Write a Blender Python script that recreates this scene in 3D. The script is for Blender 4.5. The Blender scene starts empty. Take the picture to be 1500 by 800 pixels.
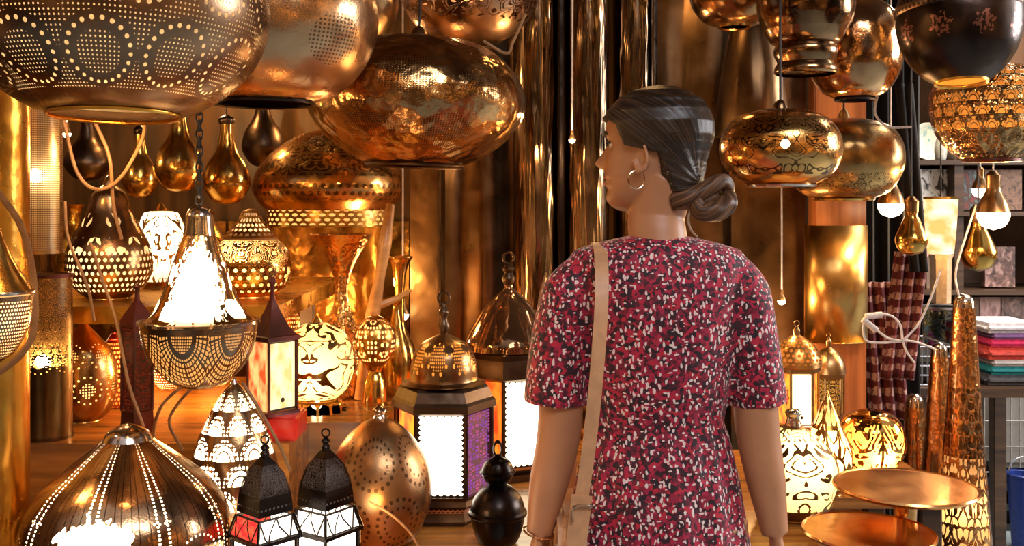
import bpy, bmesh, math, random
from mathutils import Vector, Matrix
PI = math.pi
sc = bpy.context.scene
COL = sc.collection
random.seed(7)
F = 1500.0; HY = 300.0; CZ = 1.45
def wx(px, Y): return (px - 750.0) / F * Y
def wz(py, Y): return CZ - (py - HY) / F * Y
def W(px, py, Y): return Vector((wx(px, Y), Y, wz(py, Y)))
def py_of(z, Y): return HY + (CZ - z) * F / Y

# ------------------------------------------------------------------ node helpers
class E:
    def __init__(s, nt, k): s.nt = nt; s.k = k
    def m(s, op, b=None, c=None):
        n = s.nt.nodes.new('ShaderNodeMath'); n.operation = op
        for i, q in enumerate((s, b, c)):
            if q is None: continue
            q = q.k if isinstance(q, E) else q
            if isinstance(q, (int, float)): n.inputs[i].default_value = q
            else: s.nt.links.new(q, n.inputs[i])
        return E(s.nt, n.outputs[0])
    def __add__(s, o): return s.m('ADD', o)
    def __sub__(s, o): return s.m('SUBTRACT', o)
    def __mul__(s, o): return s.m('MULTIPLY', o)
    def __truediv__(s, o): return s.m('DIVIDE', o)
    def __lt__(s, o): return s.m('LESS_THAN', o)
    def __gt__(s, o): return s.m('GREATER_THAN', o)
    def max(s, o): return s.m('MAXIMUM', o)
    def min(s, o): return s.m('MINIMUM', o)
    def fract(s): return s.m('FRACT')
    def abs(s): return s.m('ABSOLUTE')
    def sin(s): return s.m('SINE')
    def sqrt(s): return s.m('SQRT')
    def neg(s): return s.m('MULTIPLY', -1.0)
    def inv(s): return s * -1.0 + 1.0
def hyp(a, b): return (a * a + b * b).sqrt()

def newmat(name):
    m = bpy.data.materials.new(name); m.use_nodes = True
    nt = m.node_tree; nt.nodes.clear()
    out = nt.nodes.new('ShaderNodeOutputMaterial')
    return m, nt, out
def uvw(nt):
    t = nt.nodes.new('ShaderNodeTexCoord'); s = nt.nodes.new('ShaderNodeSeparateXYZ')
    nt.links.new(t.outputs['UV'], s.inputs[0])
    return E(nt, s.outputs[0]), E(nt, s.outputs[1])
def objco(nt): return nt.nodes.new('ShaderNodeTexCoord').outputs['Object']
def comb(nt, a, b, c=None):
    n = nt.nodes.new('ShaderNodeCombineXYZ')
    for i, q in enumerate((a, b, c)):
        if q is None: continue
        q = q.k if isinstance(q, E) else q
        if isinstance(q, (int, float)): n.inputs[i].default_value = q
        else: nt.links.new(q, n.inputs[i])
    return n.outputs[0]
def noise(nt, vec, scale, detail=2.0, dist=0.0, rough=0.5):
    n = nt.nodes.new('ShaderNodeTexNoise'); n.inputs['Scale'].default_value = scale
    n.inputs['Detail'].default_value = detail; n.inputs['Distortion'].default_value = dist
    n.inputs['Roughness'].default_value = rough
    if vec is not None: nt.links.new(vec, n.inputs['Vector'])
    return n
def ramp(nt, fac, stops):
    r = nt.nodes.new('ShaderNodeValToRGB'); e = r.color_ramp.elements
    while len(e) < len(stops): e.new(0.5)
    for q, (p, c) in zip(e, stops): q.position = p; q.color = (*c, 1) if len(c) == 3 else c
    nt.links.new(fac, r.inputs[0]); return r.outputs[0]
def mixc(nt, fac, a, b):
    n = nt.nodes.new('ShaderNodeMix'); n.data_type = 'RGBA'
    for sock, q in ((n.inputs[0], fac), (n.inputs[6], a), (n.inputs[7], b)):
        q = q.k if isinstance(q, E) else q
        if isinstance(q, (int, float)): sock.default_value = q
        elif isinstance(q, tuple): sock.default_value = (*q, 1)
        else: nt.links.new(q, sock)
    return n.outputs[2]

# ------------------------------------------------------------------ perforation patterns (1 = hole)
def p_stipple(nu, nv, r=0.3, v0=0, v1=1, stag=True):
    def f(nt, U, V):
        b = V * nv
        a = U * nu
        if stag: a = a + b.m('FLOOR') * 0.5
        d = hyp(a.fract() - 0.5, b.fract() - 0.5)
        return (d < r) * (V > v0) * (V < v1)
    return f
def p_rings(nu, nv, K=18, S=11, v0=0, v1=1, r0=0.4, rd=0.03, r1=0.3, r2=0.49, stag=True, st_r=0.3):
    def f(nt, U, V):
        b = (V - v0) * (nv / (v1 - v0)); a = U * nu
        if stag: a = a + b.m('FLOOR') * 0.5
        cu = a.fract() - 0.5; cv = b.fract() - 0.5
        r = hyp(cu, cv); ang = cu.m('ARCTAN2', cv) * (1 / (2 * PI)) + 0.5
        ca = ((ang * K).fract() - 0.5) * (2 * PI * r0 / K)
        dots = hyp(ca, r - r0) < rd
        st = hyp((a * S).fract() - 0.5, (b * S).fract() - 0.5) < st_r
        return dots.max(st * ((r < r1).max(r > r2))) * (V > v0) * (V < v1)
    return f
def p_scales(nu, nv, v0=0, v1=1, k=5, big=False):
    def f(nt, U, V):
        b = (V - v0) * (nv / (v1 - v0)); a = U * nu + b.m('FLOOR') * 0.5
        cu = a.fract() - 0.5; cv = b.fract()
        r = hyp(cu * 1.0, cv * 0.62); ang = cu.m('ARCTAN2', cv) * 4.4
        rings = (r * k * 2).fract() > 0.35
        dots = (ang * (1.6 if big else 3.2)).fract() > 0.3
        return rings * dots * (r < 0.47) * (V > v0) * (V < v1)
    return f
def p_fans(nu, v0, v1):
    def f(nt, U, V):
        b = (V - v0) * (1 / (v1 - v0)); a = U * nu
        cu = a.fract() - 0.5; r = hyp(cu, b.inv() * 0.85)
        ang = cu.m('ARCTAN2', b.inv())
        fan = (r > 0.28) * (r < 0.78) * ((r * 13).fract() > 0.35) * ((ang * 7).fract() > 0.3) * ((ang * 1.4).fract() > 0.12)
        med = (r < 0.2) * (hyp((cu * 30).fract() - 0.5, (b * 24).fract() - 0.5) < 0.36)
        return fan.max(med) * (V > v0) * (V < v1)
    return f
def p_leaf(nu, nv, v0=0, v1=1, thr=0.07, dist=0.5, seed=0.0):
    """large curled openings between metal lines, mirrored round the lamp"""
    def f(nt, U, V):
        a = (U * nu).fract() - 0.5
        vec = comb(nt, a.abs() * 2.4 + seed, V * nv, seed)
        nn = noise(nt, vec, 1.6, 1.0)
        mv = nt.nodes.new('ShaderNodeVectorMath'); mv.operation = 'MULTIPLY_ADD'
        nt.links.new(nn.outputs['Color'], mv.inputs[0]); mv.inputs[1].default_value = (dist, dist, 0); nt.links.new(vec, mv.inputs[2])
        vo = nt.nodes.new('ShaderNodeTexVoronoi'); vo.feature = 'DISTANCE_TO_EDGE'; vo.inputs['Scale'].default_value = 1.5
        nt.links.new(mv.outputs[0], vo.inputs['Vector'])
        d = E(nt, vo.outputs['Distance'])
        return (d > thr) * (V > v0) * (V < v1)
    return f
def p_flow(nu, nv, v0=0, v1=1, w=0.72, seed=0.0, k=6.0, sc=1.3):
    """long curling openings separated by thin metal lines"""
    def f(nt, U, V):
        a = (U * nu).fract() - 0.5
        vec = comb(nt, a.abs() * 2.0 + seed, V * nv, seed)
        n = E(nt, noise(nt, vec, sc, 1.0, 1.1).outputs['Fac']); n2 = E(nt, noise(nt, vec, 9.0, 0.0).outputs['Fac'])
        return ((n * k).fract() < w).max(n2 > 0.66) * (a.abs() > 0.02) * (V > v0) * (V < v1)
    return f
def p_fish(nu, nv, v0=0, v1=1, S=9):
    def f(nt, U, V):
        b = (V - v0) * (nv / (v1 - v0)); a = U * nu + b.m('FLOOR') * 0.5
        cu = a.fract() - 0.5; cv = b.fract()
        r = hyp(cu, cv * 0.55)
        st = hyp((a * S).fract() - 0.5, (b * S * 0.6).fract() - 0.5) < 0.34
        ang = cu.m('ARCTAN2', cv * 0.55) * 5.0
        return ((r < 0.2).max((r > 0.24) * (r < 0.34) * (ang.fract() > 0.3)).max((r > 0.37) * (r < 0.47) * st)) * (V > v0) * (V < v1)
    return f
def p_merid(nu, nv, off, rad):
    """paired dotted lines running from rim to tip"""
    def f(nt, U, V):
        a = (U * nu).fract() - 0.5; b = (V * nv).fract() - 0.5
        return hyp((a.abs() - off) * (nv / nu) * 2.2 , b) < rad
    return f
def p_glow_patch(u0, v0, su, sv, nu, nv):
    """irregular blown-out glow, shaped as a field of wide, closely set openings"""
    def f(nt, U, V):
        n = E(nt, noise(nt, comb(nt, U * 60, V * 16), 1.0, 2.0).outputs['Fac'])
        r = hyp((U - u0) * (1 / su), (V - v0) * (1 / sv)) + (n - 0.5) * 1.6
        d = hyp((U * nu).fract() - 0.5, (V * nv).fract() - 0.5)
        return (r < 1.0) * (d < 0.62)
    return f
def p_curl(nu, nv, v0=0, v1=1, w=0.5, seed=0.0, k=9.0):
    """scrolling arabesque strokes"""
    def f(nt, U, V):
        a = ((U * nu).fract() - 0.5).abs()
        vec = comb(nt, a * 2.0 + seed, V * nv, seed)
        n = E(nt, noise(nt, vec, 1.3, 0.6, 1.4).outputs['Fac'])
        return ((n * k).fract() < w) * (V > v0) * (V < v1)
    return f
def p_both(*fs):
    def f(nt, U, V):
        r = fs[0](nt, U, V)
        for g in fs[1:]: r = r.max(g(nt, U, V))
        return r
    return f

def surface(nt, color, dark, rough, metallic=1.0, bump=0.25, bscale=14.0, etch=None, ebump=0.5, ecol=None):
    """metal or other surface with mottled tarnish and a hammered relief"""
    co = objco(nt)
    n1 = noise(nt, co, 9.0, 4.0, 0.3)
    c = mixc(nt, ramp(nt, n1.outputs['Fac'], [(0.35, (0, 0, 0)), (0.7, (1, 1, 1))]), dark, color)
    p = nt.nodes.new('ShaderNodeBsdfPrincipled')
    p.inputs['Metallic'].default_value = metallic
    r = E(nt, n1.outputs['Fac']) * 0.16 + (rough - 0.08)
    nt.links.new(r.k, p.inputs['Roughness'])
    n2 = noise(nt, co, bscale, 2.0); n3 = noise(nt, co, 260.0, 1.0)
    h = E(nt, n2.outputs['Fac']) * 1.0 + E(nt, n3.outputs['Fac']) * 0.03
    b = nt.nodes.new('ShaderNodeBump'); b.inputs['Strength'].default_value = bump; b.inputs['Distance'].default_value = 0.02
    nt.links.new(h.k, b.inputs['Height']); last = b
    if etch:
        U, V = uvw(nt); e = etch(nt, U, V)
        b2 = nt.nodes.new('ShaderNodeBump'); b2.inputs['Strength'].default_value = ebump; b2.inputs['Distance'].default_value = 0.003
        b2.invert = True
        nt.links.new(e.k, b2.inputs['Height']); nt.links.new(b.outputs[0], b2.inputs['Normal']); last = b2
        c = mixc(nt, e * (0.85 if ecol else 0.75), c, ecol or tuple(x * 0.15 for x in dark))
    nt.links.new(c, p.inputs['Base Color']); nt.links.new(last.outputs[0], p.inputs['Normal'])
    return p

def metal(name, color=(0.83, 0.50, 0.16), dark=(0.42, 0.22, 0.06), rough=0.24, holes=None, etch=None, bump=0.25, bscale=14.0, metallic=1.0, ebump=0.5, ecol=None):
    m, nt, out = newmat(name)
    p = surface(nt, color, dark, rough, metallic, bump, bscale, etch, ebump, ecol)
    if holes:
        U, V = uvw(nt); h = holes(nt, U, V)
        t = nt.nodes.new('ShaderNodeBsdfTransparent'); mx = nt.nodes.new('ShaderNodeMixShader')
        nt.links.new(h.k, mx.inputs[0]); nt.links.new(p.outputs[0], mx.inputs[1]); nt.links.new(t.outputs[0], mx.inputs[2])
        nt.links.new(mx.outputs[0], out.inputs[0])
    else: nt.links.new(p.outputs[0], out.inputs[0])
    return m
def emit(name, color, s):
    m, nt, out = newmat(name); e = nt.nodes.new('ShaderNodeEmission')
    e.inputs[0].default_value = (*color, 1); e.inputs[1].default_value = s
    nt.links.new(e.outputs[0], out.inputs[0]); return m
def cloth(name, color, rough=0.8, scale=60, var=0.3, metallic=0.0, c2=None, bump=0.2):
    m, nt, out = newmat(name)
    p = nt.nodes.new('ShaderNodeBsdfPrincipled'); p.inputs['Roughness'].default_value = rough; p.inputs['Metallic'].default_value = metallic
    n = noise(nt, objco(nt), scale, 4.0)
    c2 = c2 or tuple(x * (1 - var) for x in color)
    nt.links.new(mixc(nt, ramp(nt, n.outputs['Fac'], [(0.35, (0, 0, 0)), (0.65, (1, 1, 1))]), c2, color), p.inputs['Base Color'])
    b = nt.nodes.new('ShaderNodeBump'); b.inputs['Strength'].default_value = bump; b.inputs['Distance'].default_value = 0.004
    nt.links.new(n.outputs['Fac'], b.inputs['Height']); nt.links.new(b.outputs[0], p.inputs['Normal'])
    nt.links.new(p.outputs[0], out.inputs[0]); return m
def wood(name, c1, c2, rough=0.45, stretch=(2, 30, 30)):
    m, nt, out = newmat(name)
    p = nt.nodes.new('ShaderNodeBsdfPrincipled'); p.inputs['Roughness'].default_value = rough
    mp = nt.nodes.new('ShaderNodeMapping'); mp.inputs['Scale'].default_value = stretch
    nt.links.new(objco(nt), mp.inputs[0]); n = noise(nt, mp.outputs[0], 1.0, 5.0, 0.6)
    nt.links.new(ramp(nt, n.outputs['Fac'], [(0.3, c1), (0.7, c2)]), p.inputs['Base Color'])
    b = nt.nodes.new('ShaderNodeBump'); b.inputs['Strength'].default_value = 0.25; b.inputs['Distance'].default_value = 0.004
    nt.links.new(n.outputs['Fac'], b.inputs['Height']); nt.links.new(b.outputs[0], p.inputs['Normal'])
    nt.links.new(p.outputs[0], out.inputs[0]); return m
def liner(name, color=(1.0, 0.80, 0.48)):
    """translucent liner added behind the holes to make them glow, lit from inside"""
    m, nt, out = newmat(name)
    t = nt.nodes.new('ShaderNodeBsdfTranslucent'); t.inputs[0].default_value = (*color, 1)
    d = nt.nodes.new('ShaderNodeBsdfDiffuse'); d.inputs[0].default_value = (*[c * .8 for c in color], 1)
    mx = nt.nodes.new('ShaderNodeMixShader'); mx.inputs[0].default_value = 0.25
    nt.links.new(t.outputs[0], mx.inputs[1]); nt.links.new(d.outputs[0], mx.inputs[2]); nt.links.new(mx.outputs[0], out.inputs[0])
    return m
def pane(name, color, s, lattice=None, frame_dark=(0.05, 0.03, 0.02), scallop=0.0, c2=None):
    """lit coloured glass behind a metal lattice"""
    m, nt, out = newmat(name)
    e = nt.nodes.new('ShaderNodeEmission'); e.inputs[0].default_value = (*color, 1); e.inputs[1].default_value = s
    U, V = uvw(nt)
    if c2:
        n = noise(nt, comb(nt, U, V), 3.0, 2.0)
        nt.links.new(mixc(nt, ramp(nt, n.outputs['Fac'], [(0.4, (0, 0, 0)), (0.6, (1, 1, 1))]), color, c2), e.inputs[0])
    p = nt.nodes.new('ShaderNodeBsdfPrincipled'); p.inputs['Base Color'].default_value = (*frame_dark, 1); p.inputs['Roughness'].default_value = 0.4; p.inputs['Metallic'].default_value = 0.6
    if lattice == 'lace':
        vo = nt.nodes.new('ShaderNodeTexVoronoi'); vo.feature = 'DISTANCE_TO_EDGE'; vo.inputs['Scale'].default_value = 1.0; vo.inputs['Randomness'].default_value = 0.5
        nt.links.new(comb(nt, (U - 0.5).abs() * 9, V * 26), vo.inputs['Vector'])
        mask = E(nt, vo.outputs['Distance']) < 0.16
    elif lattice == 'scallop':
        du = U.min(U.inv()); dv = V.min(V.inv())
        a = (V * 16).fract() - 0.5; b = (U * 7).fract() - 0.5
        mask = (du < (a * a * 0.22 + 0.035)).max(dv < (b * b * 0.09 + 0.015))
    elif lattice == 'zig':
        z = ((U * 2).fract() - 0.5).abs() * 2
        mask = ((z - V).abs() < 0.09).max(U.min(U.inv()) < 0.05).max(V.min(V.inv()) < 0.09)
    elif lattice == 'edge':
        mask = ((U.min(U.inv()) < 0.06).max(V.min(V.inv()) < 0.03)).max((hyp(U - 0.5, (V - 0.15) * 2.0) < 0.07))
    elif lattice == 'star':
        r = hyp(U - 0.5, (V - 0.55) * 2.0); an = (U - 0.5).m('ARCTAN2', (V - 0.55) * 2.0)
        mask = ((r - 0.3 - (an * 8).sin() * 0.07).abs() < 0.03).max((U.min(U.inv()) < 0.07))
    else: mask = None
    if mask is None: nt.links.new(e.outputs[0], out.inputs[0]); return m
    mx = nt.nodes.new('ShaderNodeMixShader'); nt.links.new(mask.k, mx.inputs[0])
    nt.links.new(e.outputs[0], mx.inputs[1]); nt.links.new(p.outputs[0], mx.inputs[2]); nt.links.new(mx.outputs[0], out.inputs[0])
    return m

BR = (0.92, 0.56, 0.15); BRD = (0.52, 0.26, 0.05)
BZ = (0.50, 0.30, 0.17); BZD = (0.20, 0.10, 0.05)
M = {}
M['brass'] = metal('polished_brass', BR, BRD, 0.2)
M['brass_warm'] = metal('golden_brass', (0.98, 0.58, 0.11), (0.65, 0.31, 0.04), 0.28)
M['old_brass'] = metal('tarnished_brass', (0.55, 0.33, 0.14), (0.20, 0.11, 0.05), 0.3)
M['bronze'] = metal('dark_bronze', (0.16, 0.10, 0.06), (0.05, 0.03, 0.02), 0.35)
M['black'] = metal('blackened_metal', (0.06, 0.045, 0.04), (0.02, 0.015, 0.013), 0.3)
M['silver'] = metal('silvered_metal', (0.72, 0.62, 0.52), (0.4, 0.3, 0.24), 0.16, bump=0.12)
M['copper'] = metal('polished_copper', (0.95, 0.52, 0.20), (0.7, 0.32, 0.09), 0.2, bump=0.06)
M['red_metal'] = metal('dark_red_metal', (0.16, 0.03, 0.02), (0.06, 0.015, 0.01), 0.4, metallic=0.5)
M['liner'] = liner('added_glow_liner')
M['liner_w'] = liner('added_glow_liner_white', (1.0, 0.93, 0.78))
M['liner_o'] = liner('amber_glow_liner', (1.0, 0.55, 0.16))
M['bulb'] = emit('lit_bulb', (1.0, 0.78, 0.45), 30)
M['bulb_s'] = emit('lit_bulb_soft', (1.0, 0.70, 0.36), 9)
M['cord'] = cloth('tan_cord', (0.42, 0.22, 0.09), 0.5)
M['cord_w'] = cloth('white_cord', (0.8, 0.72, 0.68), 0.5)
M['cord_d'] = cloth('dark_cord', (0.04, 0.03, 0.025), 0.6)
M['wood'] = wood('worn_wood', (0.17, 0.06, 0.012), (0.50, 0.20, 0.035), 0.22)
M['wood_v'] = wood('red_brown_wood', (0.28, 0.08, 0.02), (0.60, 0.22, 0.07), 0.3, (30, 30, 2))
M['wood_d'] = wood('dark_wood', (0.03, 0.016, 0.009), (0.10, 0.05, 0.022), 0.45)

# ------------------------------------------------------------------ mesh helpers
def link_mesh(name, bm, mat, parent=None, smooth=True, loc=None, sharp=42):
    me = bpy.data.meshes.new(name)
    bmesh.ops.recalc_face_normals(bm, faces=bm.faces)
    bm.to_mesh(me); bm.free()
    if mat is not None: me.materials.append(mat)
    if smooth:
        me.polygons.foreach_set('use_smooth', [True] * len(me.polygons))
        if sharp: me.set_sharp_from_angle(angle=math.radians(sharp))
    o = bpy.data.objects.new(name, me); COL.objects.link(o)
    if parent is not None: o.parent = parent
    if loc is not None: o.location = loc
    return o
def add_lathe(bm, prof, segs=64, rot=0.0, off=(0, 0, 0), squash=1.0, M4=None):
    """prof: list of (r, z); u runs round (0.5 faces -Y), v follows the profile from its first point"""
    uv = bm.loops.layers.uv.verify()
    L = [0.0]
    for a, b in zip(prof, prof[1:]): L.append(L[-1] + math.hypot(a[0] - b[0], a[1] - b[1]))
    T = L[-1] or 1.0
    rings = []
    for r, z in prof:
        ring = []
        for i in range(segs):
            t = PI / 2 + rot + 2 * PI * i / segs
            v = Vector((r * math.cos(t) + off[0], r * math.sin(t) * squash + off[1], z + off[2]))
            if M4 is not None: v = M4 @ v
            ring.append(bm.verts.new(v))
        rings.append(ring)
    for j in range(len(prof) - 1):
        for i in range(segs):
            k = (i + 1) % segs
            vs = [rings[j][i], rings[j][k], rings[j + 1][k], rings[j + 1][i]]
            try: f = bm.faces.new(vs)
            except ValueError: continue
            uvs = [(i / segs, L[j] / T), ((i + 1) / segs, L[j] / T), ((i + 1) / segs, L[j + 1] / T), (i / segs, L[j + 1] / T)]
            for lp, q in zip(f.loops, uvs): lp[uv].uv = q
    for idx in (0, -1):
        if 0 < prof[idx][0] < 1e-3 or False:
            pass
    return rings
def cap(bm, ring):
    try: bm.faces.new(ring)
    except ValueError: pass
def add_box(bm, x0, x1, y0, y1, z0, z1, M4=None):
    vs = [Vector(p) for p in ((x0, y0, z0), (x1, y0, z0), (x1, y1, z0), (x0, y1, z0), (x0, y0, z1), (x1, y0, z1), (x1, y1, z1), (x0, y1, z1))]
    if M4 is not None: vs = [M4 @ v for v in vs]
    vs = [bm.verts.new(v) for v in vs]
    for f in ((0, 3, 2, 1), (4, 5, 6, 7), (0, 1, 5, 4), (1, 2, 6, 5), (2, 3, 7, 6), (3, 0, 4, 7)):
        bm.faces.new([vs[i] for i in f])
def catmull(pts, n=8):
    pts = [Vector(p) for p in pts]
    if len(pts) < 3:
        return [pts[0].lerp(pts[-1], i / n) for i in range(n + 1)]
    P = [pts[0] * 2 - pts[1]] + pts + [pts[-1] * 2 - pts[-2]]; out = []
    for i in range(1, len(P) - 2):
        for k in range(n):
            t = k / n; a, b, c, d = P[i - 1:i + 3]
            out.append(0.5 * ((2 * b) + (c - a) * t + (2 * a - 5 * b + 4 * c - d) * t * t + (3 * b - a - 3 * c + d) * t ** 3))
    out.append(pts[-1]); return out
def add_tube(bm, pts, rad, segs=8, smooth=8, flat=None, side=None):
    """sweep; rad number or list (interpolated); flat: second radius multiplier"""
    P = catmull(pts, smooth) if smooth else [Vector(p) for p in pts]
    n = len(P); rings = []
    rl = rad if isinstance(rad, (list, tuple)) else [rad, rad]
    prev = None
    for i, p in enumerate(P):
        t = (P[min(i + 1, n - 1)] - P[max(i - 1, 0)]).normalized()
        if side is not None: a = (Vector(side) - t * t.dot(Vector(side))).normalized()
        elif prev is None:
            a = t.cross(Vector((0, 0, 1)) if abs(t.z) < 0.9 else Vector((1, 0, 0))).normalized()
        else: a = (prev - t * t.dot(prev)).normalized()
        prev = a; b = t.cross(a)
        s = i / (n - 1) * (len(rl) - 1); k = min(int(s), len(rl) - 2); r = rl[k] + (rl[k + 1] - rl[k]) * (s - k)
        fl = 1.0 if flat is None else flat
        rings.append([bm.verts.new(p + (a * math.cos(q) * r + b * math.sin(q) * r * fl)) for q in (2 * PI * j / segs for j in range(segs))])
    for A, B in zip(rings, rings[1:]):
        for j in range(segs):
            k = (j + 1) % segs; bm.faces.new((A[j], A[k], B[k], B[j]))
    bm.faces.new(rings[0][::-1]); bm.faces.new(rings[-1])
def add_ball(bm, c, r, seg=20, M4=None, sx=1, sy=1, sz=1):
    mm = Matrix.Translation(c) @ Matrix.Diagonal((r * sx, r * sy, r * sz, 1))
    if M4 is not None: mm = Matrix.Translation(c) @ M4 @ Matrix.Diagonal((r * sx, r * sy, r * sz, 1))
    bmesh.ops.create_uvsphere(bm, u_segments=seg, v_segments=max(8, seg // 2), radius=1, matrix=mm)
def add_torus(bm, R, r, M4, seg=24, rs=8, arc=2 * PI):
    full = abs(arc - 2 * PI) < 1e-6; rings = []; n = seg if full else seg + 1
    for i in range(n):
        t = arc * i / seg
        rings.append([bm.verts.new(M4 @ Vector(((R + r * math.cos(q)) * math.cos(t), (R + r * math.cos(q)) * math.sin(t), r * math.sin(q)))) for q in (2 * PI * j / rs for j in range(rs))])
    for i in range(seg):
        A = rings[i]; B = rings[(i + 1) % n]
        for j in range(rs):
            k = (j + 1) % rs; bm.faces.new((A[j], B[j], B[k], A[k]))
    if not full: bm.faces.new(rings[0]); bm.faces.new(rings[-1][::-1])
def smoothprof(prof, n=5):
    pts = catmull([Vector((a, b, 0)) for a, b in prof], n)
    return [(max(p.x, 0.0004), p.y) for p in pts]

def tag(o, label, cat, group=None, kind=None):
    o['label'] = label; o['category'] = cat
    if group: o['group'] = group
    if kind: o['kind'] = kind
    return o
def empty(name, loc, label, cat, group=None):
    o = bpy.data.objects.new(name, None); COL.objects.link(o); o.location = loc; o.empty_display_size = 0.05
    return tag(o, label, cat, group)
def light(parent, loc, P, color=(1.0, 0.60, 0.22), r=0.02):
    l = bpy.data.lights.new('bulb_or_fill_light', 'POINT'); l.energy = P; l.color = color; l.shadow_soft_size = r
    o = bpy.data.objects.new('bulb_or_fill_light', l); COL.objects.link(o); o.location = loc
    if parent is not None: o.parent = parent
    return o

class Lamp:
    """a thing whose round parts are given as (half-width, height) in photo units at its own distance"""
    def __init__(s, name, label, cat, cx, Y, yb=None, z=None, group=None, tilt=0.0):
        s.cx, s.Y = cx, Y; s.k = Y / F
        s.yb = py_of(z, Y) if z is not None else yb
        s.root = empty(name, W(cx, s.yb, Y), label, cat, group)
        s.root.rotation_euler = (0, tilt, 0)
    def P(s, prof): return [(max(a * s.k, 0.0004), (s.yb - b) * s.k) for a, b in prof]
    def part(s, name, prof, mat, sm=5, segs=72, rot=0.0, squash=1.0, sharp=42, capb=False, capt=False, parent=None, dx=0.0):
        p = s.P(prof)
        if sm: p = smoothprof(p, sm)
        bm = bmesh.new(); rg = add_lathe(bm, p, segs, rot, (dx * s.k, 0, 0), squash)
        if capb: cap(bm, rg[0])
        if capt: cap(bm, rg[-1])
        return link_mesh(name, bm, mat, parent or s.root, True, sharp=sharp)
    def lining(s, prof, mat, f=0.96, sm=5, name='added_liner'):  # diffuser added inside the shell to light up its holes
        return s.part(name, [(a * f, b) for a, b in prof], mat, sm)
    def bulb(s, dx, y, r=9, dy=0.0, mat='bulb'):
        bm = bmesh.new(); add_ball(bm, Vector((dx * s.k, dy, (s.yb - y) * s.k)), r * s.k, 16)
        return link_mesh('bulb', bm, M[mat], s.root)
    def light(s, dx, y, P, dy=0.0, color=(1.0, 0.62, 0.26), r=0.015):
        return light(s.root, Vector((dx * s.k, dy, (s.yb - y) * s.k)), P, color, r)
    def chain(s, y0, ztop=2.55, mat='cord_d', r=0.0025, links=False, name='cord'):
        bm = bmesh.new(); z0 = (s.yb - y0) * s.k; z1 = ztop - s.root.location.z
        if not links:
            add_tube(bm, [(0, 0, z0), (0, 0, z1)], r, 8, 2)
        else:
            z = z0; i = 0; L = 0.016
            while z < z1:
                mm = Matrix.Translation((0, 0, z + L / 2)) @ Matrix.Rotation(PI / 2 * (i % 2), 4, 'Z') @ Matrix.Rotation(PI / 2, 4, 'X') @ Matrix.Diagonal((0.75, 1.15, 1, 1))
                add_torus(bm, 0.007, 0.0019, mm, 12, 6); z += L * 0.78; i += 1
            name = 'chain'
        return link_mesh(name, bm, M[mat], s.root)

def structure(name, bm, mat, smooth=False):
    o = link_mesh(name, bm, mat, None, smooth); o['kind'] = 'structure'; return o
def box_obj(name, x0, x1, y0, y1, z0, z1, mat, kind=None, bevel=0.0):
    bm = bmesh.new()
    c = Vector(((x0 + x1) / 2, (y0 + y1) / 2, z0)) if kind is None else Vector((0, 0, 0))
    add_box(bm, x0 - c.x, x1 - c.x, y0 - c.y, y1 - c.y, z0 - c.z, z1 - c.z)
    if bevel: bmesh.ops.bevel(bm, geom=bm.edges, offset=bevel, segments=2, affect='EDGES')
    o = link_mesh(name, bm, mat, None, False); o.location = c
    if kind: o['kind'] = kind
    return o

# ================================================================== SETTING
mfl, nt, out = newmat('alley_floor')
p = surface(nt, (0.30, 0.36, 0.36), (0.18, 0.22, 0.24), 0.45, 0.0, 0.15, 30)
nt.links.new(p.outputs[0], out.inputs[0])
box_obj('floor', -3.0, 6.0, -1.5, 8.0, -0.05, 0.0, mfl, 'structure')
box_obj('ceiling', -1.45, 1.65, 1.0, 3.4, 2.56, 2.60, M['wood_d'], 'structure')
M['wall'] = wood('smoked_wall_boards', (0.02, 0.010, 0.004), (0.12, 0.055, 0.016), 0.25, (14, 14, 1.5))
box_obj('wall_back', -1.45, 1.08, 3.12, 3.2, 0.0, 2.56, M['wall'], 'structure')
box_obj('wall_left', -1.45, -1.38, 1.0, 3.12, 0.0, 2.56, M['wall'], 'structure')
M['farwall'] = cloth('plaster_far', (0.30, 0.19, 0.12), 0.8, 3.0, 0.6)
box_obj('wall_far', 0.9, 6.0, 6.2, 6.3, 0.0, 3.4, M['farwall'], 'structure')

# tall brass sheets on the back wall
def sheet(px0, px1, Y, z0, z1, mat, label, amp=0.02, waves=3.0, ph=0.0, name='brass_sheet'):
    x0, x1 = wx(px0, Y), wx(px1, Y); bm = bmesh.new(); n = 60; r = []
    for j in range(13):
        z = z0 + (z1 - z0) * j / 12
        r.append([(x0 + (x1 - x0) * i / n - (x0 + x1) / 2, math.sin(i / n * PI * waves + ph + 0.12 * math.sin(j * 0.9)) * amp, z - z0) for i in range(n + 1)])
    fr = [[bm.verts.new(q) for q in row] for row in r]; bk = [[bm.verts.new((q[0], q[1] + 0.004, q[2])) for q in row] for row in r]
    for j in range(12):
        for i in range(n):
            bm.faces.new((fr[j][i], fr[j][i + 1], fr[j + 1][i + 1], fr[j + 1][i])); bm.faces.new((bk[j][i], bk[j + 1][i], bk[j + 1][i + 1], bk[j][i + 1]))
        bm.faces.new((fr[j][0], fr[j + 1][0], bk[j + 1][0], bk[j][0])); bm.faces.new((fr[j][n], bk[j][n], bk[j + 1][n], fr[j + 1][n]))
    for i in range(n):
        bm.faces.new((fr[0][i], bk[0][i], bk[0][i + 1], fr[0][i + 1])); bm.faces.new((fr[12][i], fr[12][i + 1], bk[12][i + 1], bk[12][i]))
    o = link_mesh(name, bm, mat); o.location = ((x0 + x1) / 2, Y, z0)
    return tag(o, label, 'metal sheet')
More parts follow.
